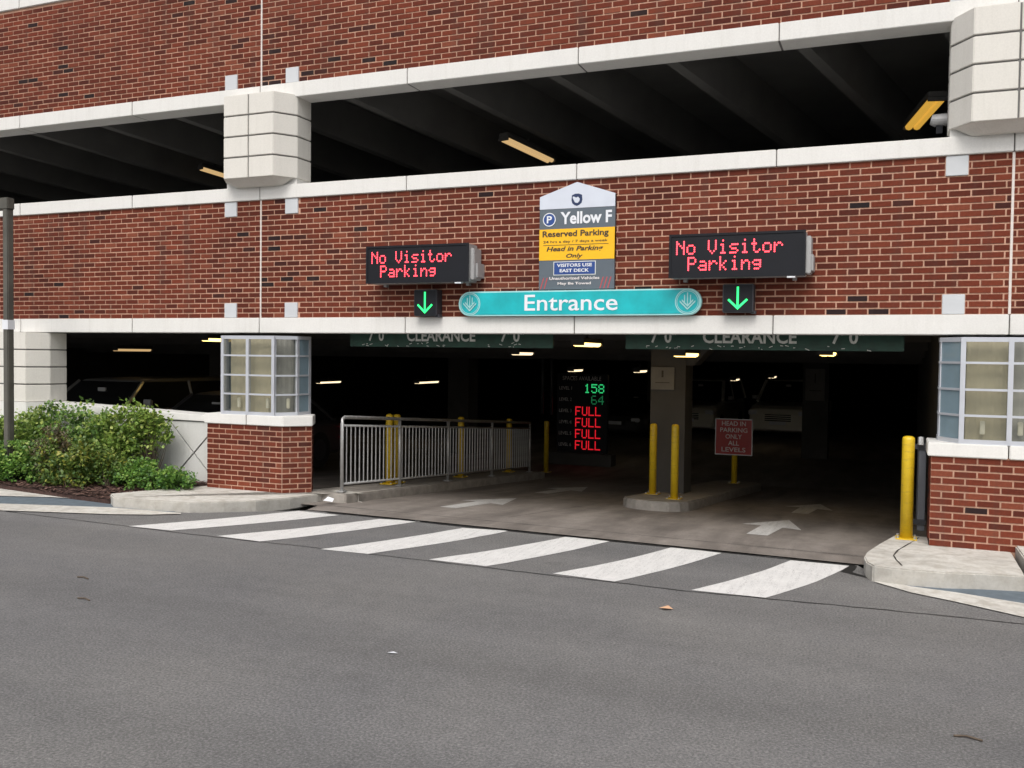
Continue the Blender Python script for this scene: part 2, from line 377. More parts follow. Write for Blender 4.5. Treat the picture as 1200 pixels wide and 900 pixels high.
# mortar backings of the two spandrels
lower = MB().box(X0, X1, .006, .25, ZB['F'], ZB['E']).build('brick_spandrel', M['mortar'], garage); lower['label'] = 'lower brick wall carrying the signs'
upper = MB().box(X0, X1, .006, .25, ZB['B'], ZB['T']).build('brick_spandrel', M['mortar'], garage); upper['label'] = 'upper brick wall above the open deck'
# bands of precast panels with open joints
def band(z0, z1, joints, proud=.03, back=.3, extra=0):
    js = sorted(joints)
    bk = MB().box(X0, X1, .0, back-.01, z0+.004, z1-.004).build('band_backing', M['groove'], garage)
    for a_, b_ in zip(js[:-1], js[1:]):
        MB().box(a_+.006, b_-.006, -proud, back+random.uniform(0, .002), z0, z1).build('band_panel', M['white'], garage, bevel=.006)
J = [XE*i for i in range(-6, 8)]
band(ZB['G'], ZB['F'], J); band(ZB['E'], ZB['D'], J); band(ZB['C'], ZB['B'], J); band(ZB['T'], ZB['T']+.19, J)
# brick layout
accents = []
for cx in (-8.8, 0, 8.8):
    for sx in (-1, 1):
        for z in (ZB['E']-3*ROW, ZB['F'], ZB['B']):
            ax = cx+sx*.49; accents.append((ax-.1, ax+.1, z, z+3*ROW))
for a_ in accents:
    MB().box(a_[0], a_[1], -.012, .03, a_[2]+.004, a_[3]-.004).build('accent_block', M['accent'], garage, bevel=.004)
for cx in (0, 8.8, -8.8):
    w_ = .011
    MB().box(cx-w_, cx+w_, -.004, .02, ZB['F']+.002, ZB['E']-.002).build('movement_joint', M['sealant'], garage)
    MB().box(cx-w_, cx+w_, -.004, .02, ZB['B']+.002, ZB['T']-.002).build('movement_joint', M['sealant'], garage)
BRICKS = []      # (parent, x, y, z, rz, length, tone)
TONES = [.0, .03, .07, .12, .2, .3, .4, .48, .55, .62, .7, .8, .88, .96]
def pick_tone():
    r = random.random()
    if r < .012: return random.choice(TONES[:3])
    return random.choice(TONES[3:]) if random.random() < .8 else random.choice(TONES[5:10])
def brick_face(parent, origin, rz, length, z0, rows, holes=(), cuts=(), phase=0, minlen=.03):
    """bricks on a face that starts at origin (x,y) and runs along direction rz"""
    ux, uy = math.cos(rz), math.sin(rz)
    darkrow = {}
    for r in range(rows):
        z = z0+r*ROW; s = -LEN+(LEN/2 if (r+phase) % 2 else 0)+.0
        while s < length:
            segs = [(max(s, 0), min(s+LEN, length))]
            for c_ in cuts:
                new = []
                for a_, b_ in segs:
                    lo, hi = c_-.012, c_+.012
                    if b_ <= lo or a_ >= hi: new.append((a_, b_))
                    else:
                        if a_ < lo: new.append((a_, lo+.005))
                        if b_ > hi: new.append((hi-.005, b_))
                segs = new
            for h in holes:
                if z+.01 < h[3] and z+ROW-.01 > h[2]:
                    new = []
                    for a_, b_ in segs:
                        if b_ <= h[0] or a_ >= h[1]: new.append((a_, b_))
                        else:
                            if a_ < h[0]: new.append((a_, h[0]))
                            if b_ > h[1]: new.append((h[1], b_))
                    segs = new
            for a_, b_ in segs:
                if b_-a_ > minlen:
                    c_ = (a_+b_)/2
                    wx = origin[0]+ux*c_; tn = pick_tone()
                    if parent is not None and 'spandrel' in parent.name and random.random() < .16*math.exp(-((wx-.5)/1.0)**2)+.05*math.exp(-((wx+4)/1.5)**2): tn = random.choice((.03, .07, .09))
                    BRICKS.append((parent, wx, origin[1]+uy*c_, z+ROW/2, rz, b_-a_-.0155, tn))
            s += LEN
def holes_from(x): return [(a_[0]-x, a_[1]-x, a_[2], a_[3]) for a_ in accents]
brick_face(lower, (X0, 0), 0, X1-X0, ZB['F'], 23, holes_from(X0), [c-X0 for c in (-8.8, 0, 8.8)])
brick_face(upper, (X0, 0), 0, X1-X0, ZB['B'], 23, holes_from(X0), [c-X0 for c in (-8.8, 0, 8.8)], 1)

# octagonal precast pillars (upper deck) and the plain one at the left of the low opening
def oct_pts(h, w_, d, back=.3, cx=0, split=None):
    return [(cx-w_, back), (cx-w_, 0), (cx-h, -d), (cx+h, -d), (cx+w_, 0), (cx+w_, back)]
def block_pillar(cx, z0, z1, n, half=.39, wide=.575, d=.27, corbel=True, label=None):
    p = MB().prism(oct_pts(half-.015, wide-.015, d-.018, .295, cx), z0+.005, z1-.004).build('pillar', M['groove'], garage)
    if label: p['label'] = label
    hgt = (z1-z0)/n
    for i in range(n):
        a_, b_ = z0+i*hgt+(.009 if i else 0), z0+(i+1)*hgt-(.009 if i < n-1 else .002)
        MB().prism([(cx-wide, .3), (cx-wide, 0), (cx-half, -d), (cx-.009, -d), (cx-.009, .3)], a_, b_).build('pillar_block', M['block'], p, bevel=.006)
        MB().prism([(cx+.009, .3), (cx+.009, -d), (cx+half, -d), (cx+wide, 0), (cx+wide, .3)], a_, b_).build('pillar_block', M['block'], p, bevel=.006)
    if corbel:
        m = MB(); top = oct_pts(half-.01, wide-.01, d-.01, -.035, cx); top[0] = (cx-wide+.04, -.035); top[5] = (cx+wide-.04, -.035)
        top = [(cx-wide+.035, -.035), (cx-half+.01, -d+.01), (cx+half-.01, -d+.01), (cx+wide-.035, -.035)]
        bot = [(cx-half*.95, -.035), (cx-half*.7, -.12), (cx+half*.7, -.12), (cx+half*.95, -.035)]
        n_ = 4; m.add([(x, y, z0+.006) for x, y in top]+[(x, y, z0-.085) for x, y in bot], [(4, 5, 6, 7), (3, 2, 1, 0)]+[(i, (i+1) % 4, 4+(i+1) % 4, 4+i) for i in range(4)])
        m.build('corbel', M['block'], p)
    return p
for cx in (-8.8, 0, 8.8):
    block_pillar(cx, 4.155, ZB['C']+.03, 4)
    MB().box(cx-.56, cx+.56, .0, .3, ZB['D']-.004, 4.16).build('pillar_foot', M['white'], garage)
block_pillar(-4.4, 1.12, ZB['G']-.006, 4, corbel=False)
MB().prism(oct_pts(.42, .6, .29, .3, -4.4), .0, 1.115).build('pillar_foot', M['white'], garage)

# brick piers with glazed bays
def pier(cx, pts, zbase, faces):
    p = MB().prism([(x, y) for x, y in pts], zbase-.1, zbase+13*ROW+.004).build('brick_pier', M['mortar'], garage)
    # bricks stand 6 mm proud of the mortar
    for k, (a_, b_) in enumerate(faces):
        A, B = Vector((*a_, 0)), Vector((*b_, 0)); d = (B-A); L = d.length; rz = math.atan2(d.y, d.x)
        brick_face(p, (a_[0], a_[1]), rz, L, zbase, 13, phase=k)
    zt = zbase+13*ROW
    m = []
    cxs = sum(q[0] for q in pts)/len(pts)
    def grow(q):
        return (cxs+(q[0]-cxs)*(1+.035/abs(q[0]-cxs)) if abs(q[0]-cxs) > .05 else q[0], q[1]-.03 if q[1] < .2 else q[1])
    G_ = [grow(q) for q in pts]
    left = [q for q in G_ if q[0] < cx]; right = [q for q in G_ if q[0] > cx]
    fy = min(q[1] for q in G_); by = max(q[1] for q in G_)
    MB().prism(left+[(cx-.006, fy), (cx-.006, by)], zt, zt+.13).build('coping', M['white'], p, bevel=.008)
    MB().prism([(cx+.006, by), (cx+.006, fy)]+right, zt, zt+.13).build('coping', M['white'], p, bevel=.008)
    return p, zt+.13
D = .27
pl_pts = [(-.66, .3), (-.66, -D), (.55, -D), (.82, 0), (.62, .32)]
pr_pts = [(8.135, .3), (8.135, -D), (9.46, -D), (9.46, .3)]
inn = .006
pierL, zcL = pier(0, [(-.654, .3), (-.654, -D+inn), (.548, -D+inn), (.814, .0+.002), (.615, .32)], .065, [((-.66, -D), (.55, -D)), ((.55, -D), (.82, 0)), ((.82, 0), (.62, .32))])
pierL['label'] = 'brick pier beside the planting bed'
pierR, zcR = pier(8.8, [(8.141, .3), (8.141, -D+inn), (9.454, -D+inn), (9.454, .3)], .095, [((8.135, -D), (9.46, -D)), ((9.46, -D), (9.46, .3)), ((8.135, .3), (8.135, -D))])
pierR['label'] = 'brick pier at the right of the entrance'

# place the bricks: the 300 that show largest are objects, the rest one part per wall
def vis(bk):
    u, v, z = pix((bk[1], bk[2], bk[3])); 
    if z < 0 or u < -5 or u > 1205 or v < -5 or v > 905: return -1
    nx, ny = math.sin(bk[4]), -math.cos(bk[4]); d = (CAM-Vector((bk[1], bk[2], bk[3]))).normalized(); fc = nx*d.x+ny*d.y
    return bk[5]*max(fc, 0)/z/z
ordr = sorted(range(len(BRICKS)), key=lambda i: -vis(BRICKS[i])); big = set(i for i in ordr[:300] if vis(BRICKS[i]) > 0)
bmesh_cache = {}
def brick_mesh(L, tone):
    key = (round(L, 3), tone)
    if key not in bmesh_cache:
        bmesh_cache[key] = MB().box(-L/2, L/2, 0, .02, -ROW/2+.0080, ROW/2-.0080, tone).mesh('brick', M['brick'])
    return bmesh_cache[key]
rest = {}
for i, (p, x, y, z, rz, L, tone) in enumerate(BRICKS):
    jx = random.uniform(-.0015, .0015); out = random.uniform(-.0015, .0015)
    nx, ny = math.sin(rz), -math.cos(rz)
    if i in big: inst(brick_mesh(L, tone), 'brick', p, (x+nx*out, y+ny*out, z+jx), rz)
    else:
        m = rest.setdefault(p.name, (p, MB()))[1]; ux, uy = math.cos(rz), math.sin(rz); h = ROW/2-.0080; vs = []
        for zz in (z-h+jx, z+h+jx):
            for dd in (out, -.02):
                for s in (-L/2, L/2): vs.append((x+ux*s+nx*dd, y+uy*s+ny*dd, zz))
        m.add(vs, [(0, 1, 5, 4), (0, 2, 3, 1), (4, 5, 7, 6), (0, 4, 6, 2), (1, 3, 7, 5)], min(1, max(0, tone+random.uniform(-.03, .03) if tone > .1 else tone)))
for p, m in rest.values():
    o = m.build('brickwork', M['brick'], p, kind='stuff')

# glazed bays on the piers
def bay(cx, z0, zt):
    half, wide, d = .405, .585, .255
    o = MB()
    out = oct_pts(half, wide, d, .3, cx)
    t = .035
    def post(x, y, w_=.022): o.box(x-w_, x+w_, y-.02, y+.03, z0, zt)
    for x, y in ((cx-half, -d), (cx+half, -d), (cx, -d)): post(x, y)
    for x, y in ((cx-wide+.01, .01), (cx+wide-.01, .01)): post(x, y, .018)
    for x in (cx-wide+.01, cx+wide-.01): post(x, .27, .018)
    levels = [z0+.02, z0+.27, z0+.518, z0+.774, zt-.02]
    path = [(cx-wide, .28), (cx-wide, 0), (cx-half, -d), (cx, -d), (cx+half, -d), (cx+wide, 0), (cx+wide, .28)]
    for li, z in enumerate(levels):
        hh = .022 if li in (0, 4) else .011
        for (ax, ay), (bx, by) in zip(path[:-1], path[1:]):
            dx, dy = bx-ax, by-ay; L = math.hypot(dx, dy); nx, ny = dy/L, -dx/L
            fr = .016
            pts = [(ax+nx*fr, ay+ny*fr), (bx+nx*fr, by+ny*fr), (bx-nx*fr, by-ny*fr), (ax-nx*fr, ay-ny*fr)]
            o.prism(pts, z-hh, z+hh)
    win = o.build('glazed_bay', M['alu'], garage)
    for si, ((ax, ay), (bx, by)) in enumerate(zip(path[:-1], path[1:])):
        side = si in (0, 1, 4, 5)
        for lo, hi in zip(levels[:-1], levels[1:]):
            dx, dy = bx-ax, by-ay; L = math.hypot(dx, dy); nx, ny = dy/L, -dx/L
            tt = .004; sh = .002
            pts = [(ax+nx*tt, ay+ny*tt), (bx+nx*tt, by+ny*tt), (bx-nx*tt, by-ny*tt), (ax-nx*tt, ay-ny*tt)]
            MB().prism(pts, lo+.006, hi-.006).build('pane', M['sidepane' if (cx > 5 and side) or si in (0, 5) else 'pane'], win)
    # boards behind the panes, following the bay
    ip = [(cx-wide+.09, .27), (cx-wide+.09, .05), (cx-half+.04, -d+.11), (cx, -d+.11), (cx+half-.04, -d+.11), (cx+wide-.09, .05), (cx+wide-.09, .27)]
    for k_, (pa, pb_) in enumerate(zip(ip[:-1], ip[1:])):
        beige = k_ in ((2, 3) if cx < 5 else (1, 2))
        bb = MB(); n = 12
        for q in range(n):
            x0_, y0_ = pa[0]+(pb_[0]-pa[0])*q/n, pa[1]+(pb_[1]-pa[1])*q/n; x1_, y1_ = pa[0]+(pb_[0]-pa[0])*(q+1)/n, pa[1]+(pb_[1]-pa[1])*(q+1)/n
            o0, o1 = .004*math.sin(q*1.7), .004*math.sin((q+1)*1.7)
            bb.add([(x0_, y0_+o0, z0+.02), (x1_, y1_+o1, z0+.02), (x1_, y1_+o1, zt-.02), (x0_, y0_+o0, zt-.02)], [(0, 1, 2, 3)])
        bb.build('backing', M['curtain' if beige else 'curtain2'], win)
    MB().box(cx-wide+.03, cx+wide-.03, -.0, .27, zt-.018, zt-.004).build('bay_soffit', M['alu'], win)
    for x in ((cx-.19, cx+.27, cx+.50) if cx < 5 else (cx-.22, cx+.10)):
        yy = -.195 if abs(x-cx) < .45 else -.07
        MB().box(x-.022, x+.022, yy-.015, yy+.015, z0+.09, z0+.22).build('night_light', M['lamp'], win, bevel=.006)
    return win
b1 = bay(0, zcL, ZB['G']-.045); b1['label'] = 'aluminium framed bay on the left pier'
b2 = bay(8.8, zcR, ZB['G']-.03); b2['label'] = 'aluminium framed bay on the right pier'

# low white wall with diagonal grooves under the left opening
zsl = lambda x: 1.115+( -.10)*(x+3.84)/3.2
lw = MB().box(-3.95, -.62, -.0, .24, .0, .90).build('low_wall', M['groove'], garage)
MB().add([(-3.96, -.05, .965), (-.60, -.05, .935), (-.60, -.05, 1.015), (-3.96, -.05, 1.115), (-3.96, .3, .965), (-.60, .3, .935), (-.60, .3, 1.015), (-3.96, .3, 1.115)],
         [(0, 1, 2, 3), (5, 4, 7, 6), (3, 2, 6, 7), (0, 4, 5, 1), (0, 3, 7, 4), (1, 5, 6, 2)]).build('wall_cap', M['white'], lw, bevel=.006)
MB().box(-3.95, -.62, -.0, .25, .90, .936).build('cap_bed', M['groove'], lw)
k = .012
for c0 in (-1.535, -2.405, -3.275):
    c1 = c0+.87; zb, zt_ = .06, .925; cxm, czm = (c0+c1)/2, (zb+zt_)/2
    tri = [[(c0+k*1.6, zb+k*.2), (c1-k*1.6, zb+k*.2), (cxm, czm-k*1.4)], [(c1-k*.2, zb+k*1.6), (c1-k*.2, zt_-k*1.6), (cxm+k*1.4, czm)],
           [(c1-k*1.6, zt_-k*.2), (c0+k*1.6, zt_-k*.2), (cxm, czm+k*1.4)], [(c0+k*.2, zt_-k*1.6), (c0+k*.2, zb+k*1.6), (cxm-k*1.4, czm)]]
    for t_ in tri: MB().face(t_, -.022, .005).build('wall_panel', M['panel'], lw)
MB().box(-3.95, -3.28, -.022, .005, .06, .925).build('wall_panel', M['panel'], lw)
# right of the right pier: same low wall, outside the frame
MB().box(9.46, 15.4, -.02, .25, 0, 1.05).build('low_wall', M['panel'], garage)
MB().box(-13.2, -4.98, -.02, .25, 0, 1.05).build('low_wall', M['panel'], garage)

# interior: lower deck
DEEP = 44
def strip(m, y0, y1, z0f, z1f, x0=X0, x1=X1): m.add([(x0, y0, z0f), (x1, y0, z0f), (x1, y1, z1f), (x0, y1, z1f)], [(0, 1, 2, 3)])
fl = MB(); ys = [0, 9.6, DEEP]
strip(fl, 0.0, 9.6, floorz(0), floorz(9.6)); strip(fl, 9.6, DEEP, floorz(9.6), floorz(9.6))
ramp_o = fl.build('garage_floor', M['drive'], None, kind='structure')
ce = MB()
def ceil1(y): return 2.52-.075*min(y, 9.6)
for yb in [.3+1.5*i for i in range(0, 29)]:
    z = ceil1(yb); ce.box(X0, X1, yb, yb+.16, z-.0, z+.42)
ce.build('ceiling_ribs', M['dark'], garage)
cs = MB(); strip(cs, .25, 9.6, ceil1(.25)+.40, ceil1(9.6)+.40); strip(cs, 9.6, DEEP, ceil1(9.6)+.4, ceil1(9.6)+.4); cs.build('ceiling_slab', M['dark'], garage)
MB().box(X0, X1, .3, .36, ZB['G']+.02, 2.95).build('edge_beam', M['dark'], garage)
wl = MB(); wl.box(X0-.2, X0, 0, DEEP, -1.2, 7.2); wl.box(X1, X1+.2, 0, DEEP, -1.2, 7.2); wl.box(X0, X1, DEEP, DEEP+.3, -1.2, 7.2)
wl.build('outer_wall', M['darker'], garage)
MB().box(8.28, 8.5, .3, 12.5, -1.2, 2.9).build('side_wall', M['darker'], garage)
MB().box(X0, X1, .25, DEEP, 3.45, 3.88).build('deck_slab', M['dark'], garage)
# upper deck: slab soffit and skewed tee stems
dirx, dz = .314, -.122
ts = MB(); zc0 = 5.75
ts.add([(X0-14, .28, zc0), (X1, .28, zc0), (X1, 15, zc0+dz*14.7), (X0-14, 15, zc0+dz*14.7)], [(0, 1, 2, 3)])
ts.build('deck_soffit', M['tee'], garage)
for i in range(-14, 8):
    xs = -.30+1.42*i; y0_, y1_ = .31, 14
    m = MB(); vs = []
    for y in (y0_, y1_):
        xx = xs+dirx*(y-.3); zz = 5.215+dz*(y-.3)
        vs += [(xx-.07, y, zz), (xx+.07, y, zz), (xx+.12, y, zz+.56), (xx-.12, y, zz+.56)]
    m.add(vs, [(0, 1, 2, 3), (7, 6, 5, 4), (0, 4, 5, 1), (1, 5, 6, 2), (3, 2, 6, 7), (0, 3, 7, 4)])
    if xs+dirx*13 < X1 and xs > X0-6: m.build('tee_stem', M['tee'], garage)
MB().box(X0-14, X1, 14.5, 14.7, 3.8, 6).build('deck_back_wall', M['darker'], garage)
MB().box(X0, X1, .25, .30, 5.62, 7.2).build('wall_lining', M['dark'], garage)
# interior columns with haunches
def column(name, x0, x1, y0, y1, zt, haunch=True, label=None):
    zb = floorz(y1)-.1
    c_ = MB().box(x0, x1, y0, y1, zb, zt+.5).build(name, M['dark'], garage)
    if haunch: MB().face([(x1-.01, zt+.45), (x1-.01, zt-.35), (x1+.12, zt-.35), (x1+.42, zt-.02), (x1+.42, zt+.45)], y0+.02, y1-.02).build('haunch', M['dark'], c_)
    if label: c_['label'] = label
    return c_
column('column', 4.30, 4.84, 4.0, 4.55, ceil1(4)-.1, label='square column on the traffic island')
column('column', 5.55, 6.2, 15.5, 16.1, ceil1(16)-.1, False)
column('column', -3.2, -2.6, 12, 12.6, ceil1(12)-.1, False); column('column', .2, .8, 20, 20.6, ceil1(20)-.1, False)
column('column', -8.6, -8.0, 9, 9.6, ceil1(9)-.1, False)
# roof edge parapet above the frame
MB().box(X0, X1, .0, .3, ZB['T']+.192, 8.4).build('parapet', M['mortar'], garage)

# ------------------------------------------------------------------ ground
rd = MB()
gx0, gx1, gy = -400, 400, -400
road_poly = [(gx0, gy), (gx1, gy), (gx1, -1.7), (8.9, -1.45), (7.6, -1.2), (7.52, -1.02), (1.60, -.79), (1.30, -.80), (.30, -1.5), (-1, -1.6), (-4, -1.0), (-16, -1.0), (gx0, -1.0)]
road = rd.sheet(road_poly, 0).build('road', M['asphalt'], None, kind='structure')
gr = MB()
for a_ in ([(X0-.2, 0), (-400, 0), (-400, -2), (X0-.2, -2)], [(400, 0), (X1+.2, 0), (X1+.2, -2), (400, -2)],
           [(-400, 0), (X0-.2, 0), (X0-.2, 400), (-400, 400)], [(X1+.2, 0), (400, 0), (400, 400), (X1+.2, 400)], [(X0-.2, DEEP+.3), (X1+.2, DEEP+.3), (X1+.2, 400), (X0-.2, 400)]):
    gr.sheet(a_[::-1] if False else a_, -.02)
gr.build('ground', M['asphalt'], None, kind='structure')

# crosswalk stripes
SP = [[(151, 617), (200, 622), (397, 604), (350, 599)], [(254, 628.5), (305, 635), (492, 611), (445, 608.5)], [(376, 644), (431, 649.5), (597, 622.5), (542, 619)],
      [(502, 656), (570, 664), (717, 634), (665, 629)], [(648, 672.5), (720, 682), (846, 648.5), (787, 641.5)], [(810, 692), (897, 701), (995, 663.5), (927, 657)]]
for q in SP:
    P = [onP(u, v, .0) for u, v in q]
    # edges run a little uneven, as rolled paint does
    L, R = [], []
    for i in range(9):
        t_ = i/8; a_ = P[0].lerp(P[3], t_); b_ = P[1].lerp(P[2], t_); j = random.uniform(-.008, .008)
        bow = .05*math.sin(t_*PI)
        L.append((a_.x+j+bow, a_.y)); R.append((b_.x-j+bow, b_.y))
    MB().sheet(R+L[::-1], .004).build('crosswalk_stripe', M['stripe'], road)
# tar seam along the street and the steel/tar line at the driveway edge
def seam(pts, w_, z, mat, name, parent, jit=.012):
    m = MB(); P = []
    for (a_, b_) in zip(pts[:-1], pts[1:]):
        n = max(2, int((Vector(b_)-Vector(a_)).length/.12))
        P += [Vector(a_).lerp(Vector(b_), i/n) for i in range(n)]
    P.append(Vector(pts[-1])); L = []; R = []
    off = 0
    for i, p in enumerate(P):
        d = (P[min(i+1, len(P)-1)]-P[max(i-1, 0)]).normalized(); nn = Vector((-d.y, d.x)); off = off*.8+random.uniform(-jit, jit)
        ww = w_*random.uniform(.5, 1.3); L.append(p+nn*(ww+off)); R.append(p-nn*(ww-off))
    n = len(P); m.add([(p.x, p.y, z(p.x, p.y) if callable(z) else z) for p in R+L], [(i, i+1, n+i+1, n+i) for i in range(n-1)])
    return m.build(name, mat, parent)
seam([(-14, -1.9), (-1.9, -2.42), (0, -2.5), (4, -2.58), (6.3, -2.62), (8.9, -2.5), (14, -2.2)], .010, .0025, M['tar'], 'seal_line', road)
seam([(7.5, -1.06), (1.62, -.83)], .022, .006, M['tar'], 'edge_line', road, .004)
seam([(7.9, -1.75), (7.45, -1.35), (7.5, -1.05)], .05, .003, M['tar'], 'patch_line', road)

# driveway apron
ap = MB(); ap.add([(1.3, -.79, .004), (1.60, -.79, .012), (7.52, -1.02, .012), (8.2, -1.02, .004), (8.2, -.62, -.004), (1.2, -.40, -.004)], [(0, 1, 2, 3, 4, 5)])
apron = ap.build('driveway_apron', M['drive'], None, kind='structure')
dv = MB(); dv.add([(.9, -.385, -.010), (8.4, -.605, -.006), (8.4, .0, -.0295), (.9, .0, -.0295)], [(0, 1, 2, 3)])
dv.build('driveway', M['drive'], None, kind='structure')
seam([(8.1, -.615), (1.25, -.395)], .009, .004, M['tar'], 'apron_joint', apron, .002)
fz = lambda x, y: floorz(y)+.004
def arrow(x, y, sc_=1):
    pts = [(-.115, 0), (.115, 0), (.13, .98), (.36, .86), (.06, 2.0), (-.36, 1.05), (-.13, 1.05)]
    pts = [(x+px_*sc_+py*.04, y+py*sc_) for px_, py in pts]
    return MB().sheet(pts, fz).build('painted_arrow', M['arrowpaint'], ramp_o)
for x, y in ((6.43, .36), (6.6, 3.5), (2.55, .5), (2.62, 3.7)): arrow(x, y)
for (pa, pb) in (((3.6, 0.0), (3.9, 2.6)), ((1.3, 2.9), (8.2, 2.9)), ((1.3, 6.2), (8.2, 6.2))):
    seam([pa, pb], .006, lambda x, y: floorz(y)+.003, M['tar'], 'control_joint', ramp_o, .002)

# sidewalk slabs (kerbs)
slabL = lambda x, y: .085+.030*(-.27-y)
P = lambda u, v, a_=.085-.0081, b_=-.030: onP(u, v, a_, b_)
topL = [P(129, 578.5), P(133, 582.5), P(180, 586.5), P(222, 588.6), P(262, 588), P(300, 586.5), P(340, 583), P(372, 579), P(398, 574)]
polyL = [(p.x, p.y) for p in topL]+[(1.36, .3), (-.70, .3), (-.70, -.12)]+[(P(235, 569).x, P(235, 569).y)]
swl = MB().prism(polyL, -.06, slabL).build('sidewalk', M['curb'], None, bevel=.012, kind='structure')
slabR = lambda x, y: .10+.030*(-.27-y)
Q = lambda u, v: onP(u, v, .10-.0081, -.030)
fr = [Q(1048, 627), Q(1030, 637), Q(1016, 646), Q(1012.5, 652), Q(1015, 658), Q(1023, 662.5), Q(1045, 665.5), Q(1067, 667.5), Q(1107, 670.5), Q(1150, 672), Q(1202, 675)]
polyR = [(8.28, .3), (7.86, .3)]+[(p.x, p.y) for p in fr]+[(8.86, .3)]
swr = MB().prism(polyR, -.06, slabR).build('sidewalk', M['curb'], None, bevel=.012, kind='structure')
e_ = Q(1196, 655)
MB().prism([(8.88, .3), (8.88, -1.50), (9.1, -1.75), (15, -1.75), (15, .3)], -.06, lambda x, y: .16+.02*(-y)).build('sidewalk', M['curb'], None, bevel=.012, kind='structure')
jn = [Q(1077, 630), Q(1064, 638), Q(1052, 645), Q(1047, 651), Q(1050, 656), Q(1057, 663)]
seam([(p.x, p.y) for p in jn], .006, lambda x, y: slabR(x, y)+.003, M['tar'], 'control_joint', swr, .001)
# flush strips in the street beside the kerbs
def flat(name, pxs, z, mat, extra=()):
    pts = [onP(u, v, z) for u, v in pxs]; pts = [(p.x, p.y) for p in pts]+list(extra)
    m = MB(); m.sheet(pts, z)
    o = m.build(name, mat, None, kind='structure'); return o
gz = .008
def strip_px(name, top, bot, z, mat):
    T = [onP(u, v, z) for u, v in top]; B = [onP(u, v, z) for u, v in bot]; n = len(T)
    m = MB().add([tuple(p) for p in B+T], [(i, i+1, n+i+1, n+i) for i in range(n-1)])
    return m.build(name, mat, None, kind='structure')
strip_px('gutter', [(-60, 589), (0, 590), (60, 592), (130, 594.5), (175, 598), (212, 601)], [(-60, 595.5), (0, 598), (60, 600), (130, 602.5), (175, 603), (212, 602)], .012, M['curb'])
strip_px('paving_band', [(-60, 579), (0, 580.5), (60, 582), (130, 586), (170, 592), (205, 599.5)], [(-60, 589.5), (0, 590.5), (60, 592.5), (130, 595), (175, 598.5), (206, 600.5)], .007, M['bluestone'])
strip_px('sidewalk', [(-160, 554), (0, 565.5), (60, 575), (128, 582.5), (150, 586), (170, 590)], [(-160, 577), (0, 581), (60, 582.5), (130, 586.5), (150, 590), (170, 592)], .016, M['curb'])
strip_px('gutter', [(1022, 677), (1067, 687), (1120, 694), (1200, 707), (1260, 717)], [(1026, 682), (1067, 694), (1120, 705), (1200, 723), (1260, 736)], .010, M['curb'])
strip_px('paving_band', [(1040, 676), (1067, 681), (1120, 686), (1200, 688), (1260, 690)], [(1040, 681), (1067, 688), (1120, 695), (1200, 708), (1260, 718)], .006, M['bluestone'])

# kerb under the railing
RX = 1.15
kc = MB().add([(.62, .0, .085), (1.34, .0, .085), (1.34, 7.3, .10-.075*7.3), (.62, 7.3, .10-.075*7.3), (.62, .0, -.2), (1.34, .0, -.2), (1.34, 7.3, -.8), (.62, 7.3, -.8)],
              [(0, 1, 2, 3), (0, 4, 5, 1), (1, 5, 6, 2), (2, 6, 7, 3), (3, 7, 4, 0)])
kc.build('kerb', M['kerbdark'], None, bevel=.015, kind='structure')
kz = lambda y: .10-.075*y
# traffic island
iz = lambda x, y: floorz(y)+.13
isl = [(4.27, 2.62), (4.38, 2.40), (4.55, 2.26), (4.78, 2.20), (5.0, 2.24), (5.14, 2.36), (5.22, 2.55), (5.5, 8.0), (5.35, 8.3), (4.75, 8.3), (4.6, 8.0)]
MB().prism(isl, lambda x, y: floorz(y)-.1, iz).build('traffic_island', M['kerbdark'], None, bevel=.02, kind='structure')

# ------------------------------------------------------------------ planting bed
bed_pts = [(-9, -1.1), (-3.3, -1.27), (-2.1, -1.42), (-1.08, -1.52), (-1.12, -1.25), (-.75, -.2), (-.70, -.02), (-9, -.02)]
def inside(x, y):
    c_ = False; n = len(bed_pts)
    for i in range(n):
        (xa, ya), (xb, yb) = bed_pts[i], bed_pts[(i+1) % n]
        if (ya > y) != (yb > y) and x < (xb-xa)*(y-ya)/(yb-ya)+xa: c_ = not c_
    return c_
def bedz(x, y): return .06+.05*min(1, max(0, (y+1.5)*1.2))+.015*math.sin(x*5)*math.cos(y*7)
bed = MB().prism(bed_pts, -.05, lambda x, y: .055+.04*min(1, max(0, (y+1.5)))).build('planting_bed', M['mulch'], None, kind='structure')
ch = MB()
for i in range(9000):
    x, y = random.uniform(-6.5, -.7), random.uniform(-1.5, -.03)
    if not inside(x, y): continue
    L, W = random.uniform(.015, .05), random.uniform(.006, .016); q = random.uniform(0, PI); z = .06+.04*min(1, max(0, (y+1.5)))+random.uniform(.0, .02)
    c_, s_ = math.cos(q), math.sin(q); t1 = random.uniform(-.3, .3)
    ch.add([(x+c_*a_-s_*b_, y+s_*a_+c_*b_, z+a_*t1+.004) for a_, b_ in ((-L, -W), (L, -W), (L*.8, W), (-L*.9, W))], [(0, 1, 2, 3)], random.random())
tag(ch.build('mulch_chips', M['chips'], None, kind='stuff'), 'dark brown bark mulch chips covering the planting bed', 'mulch')

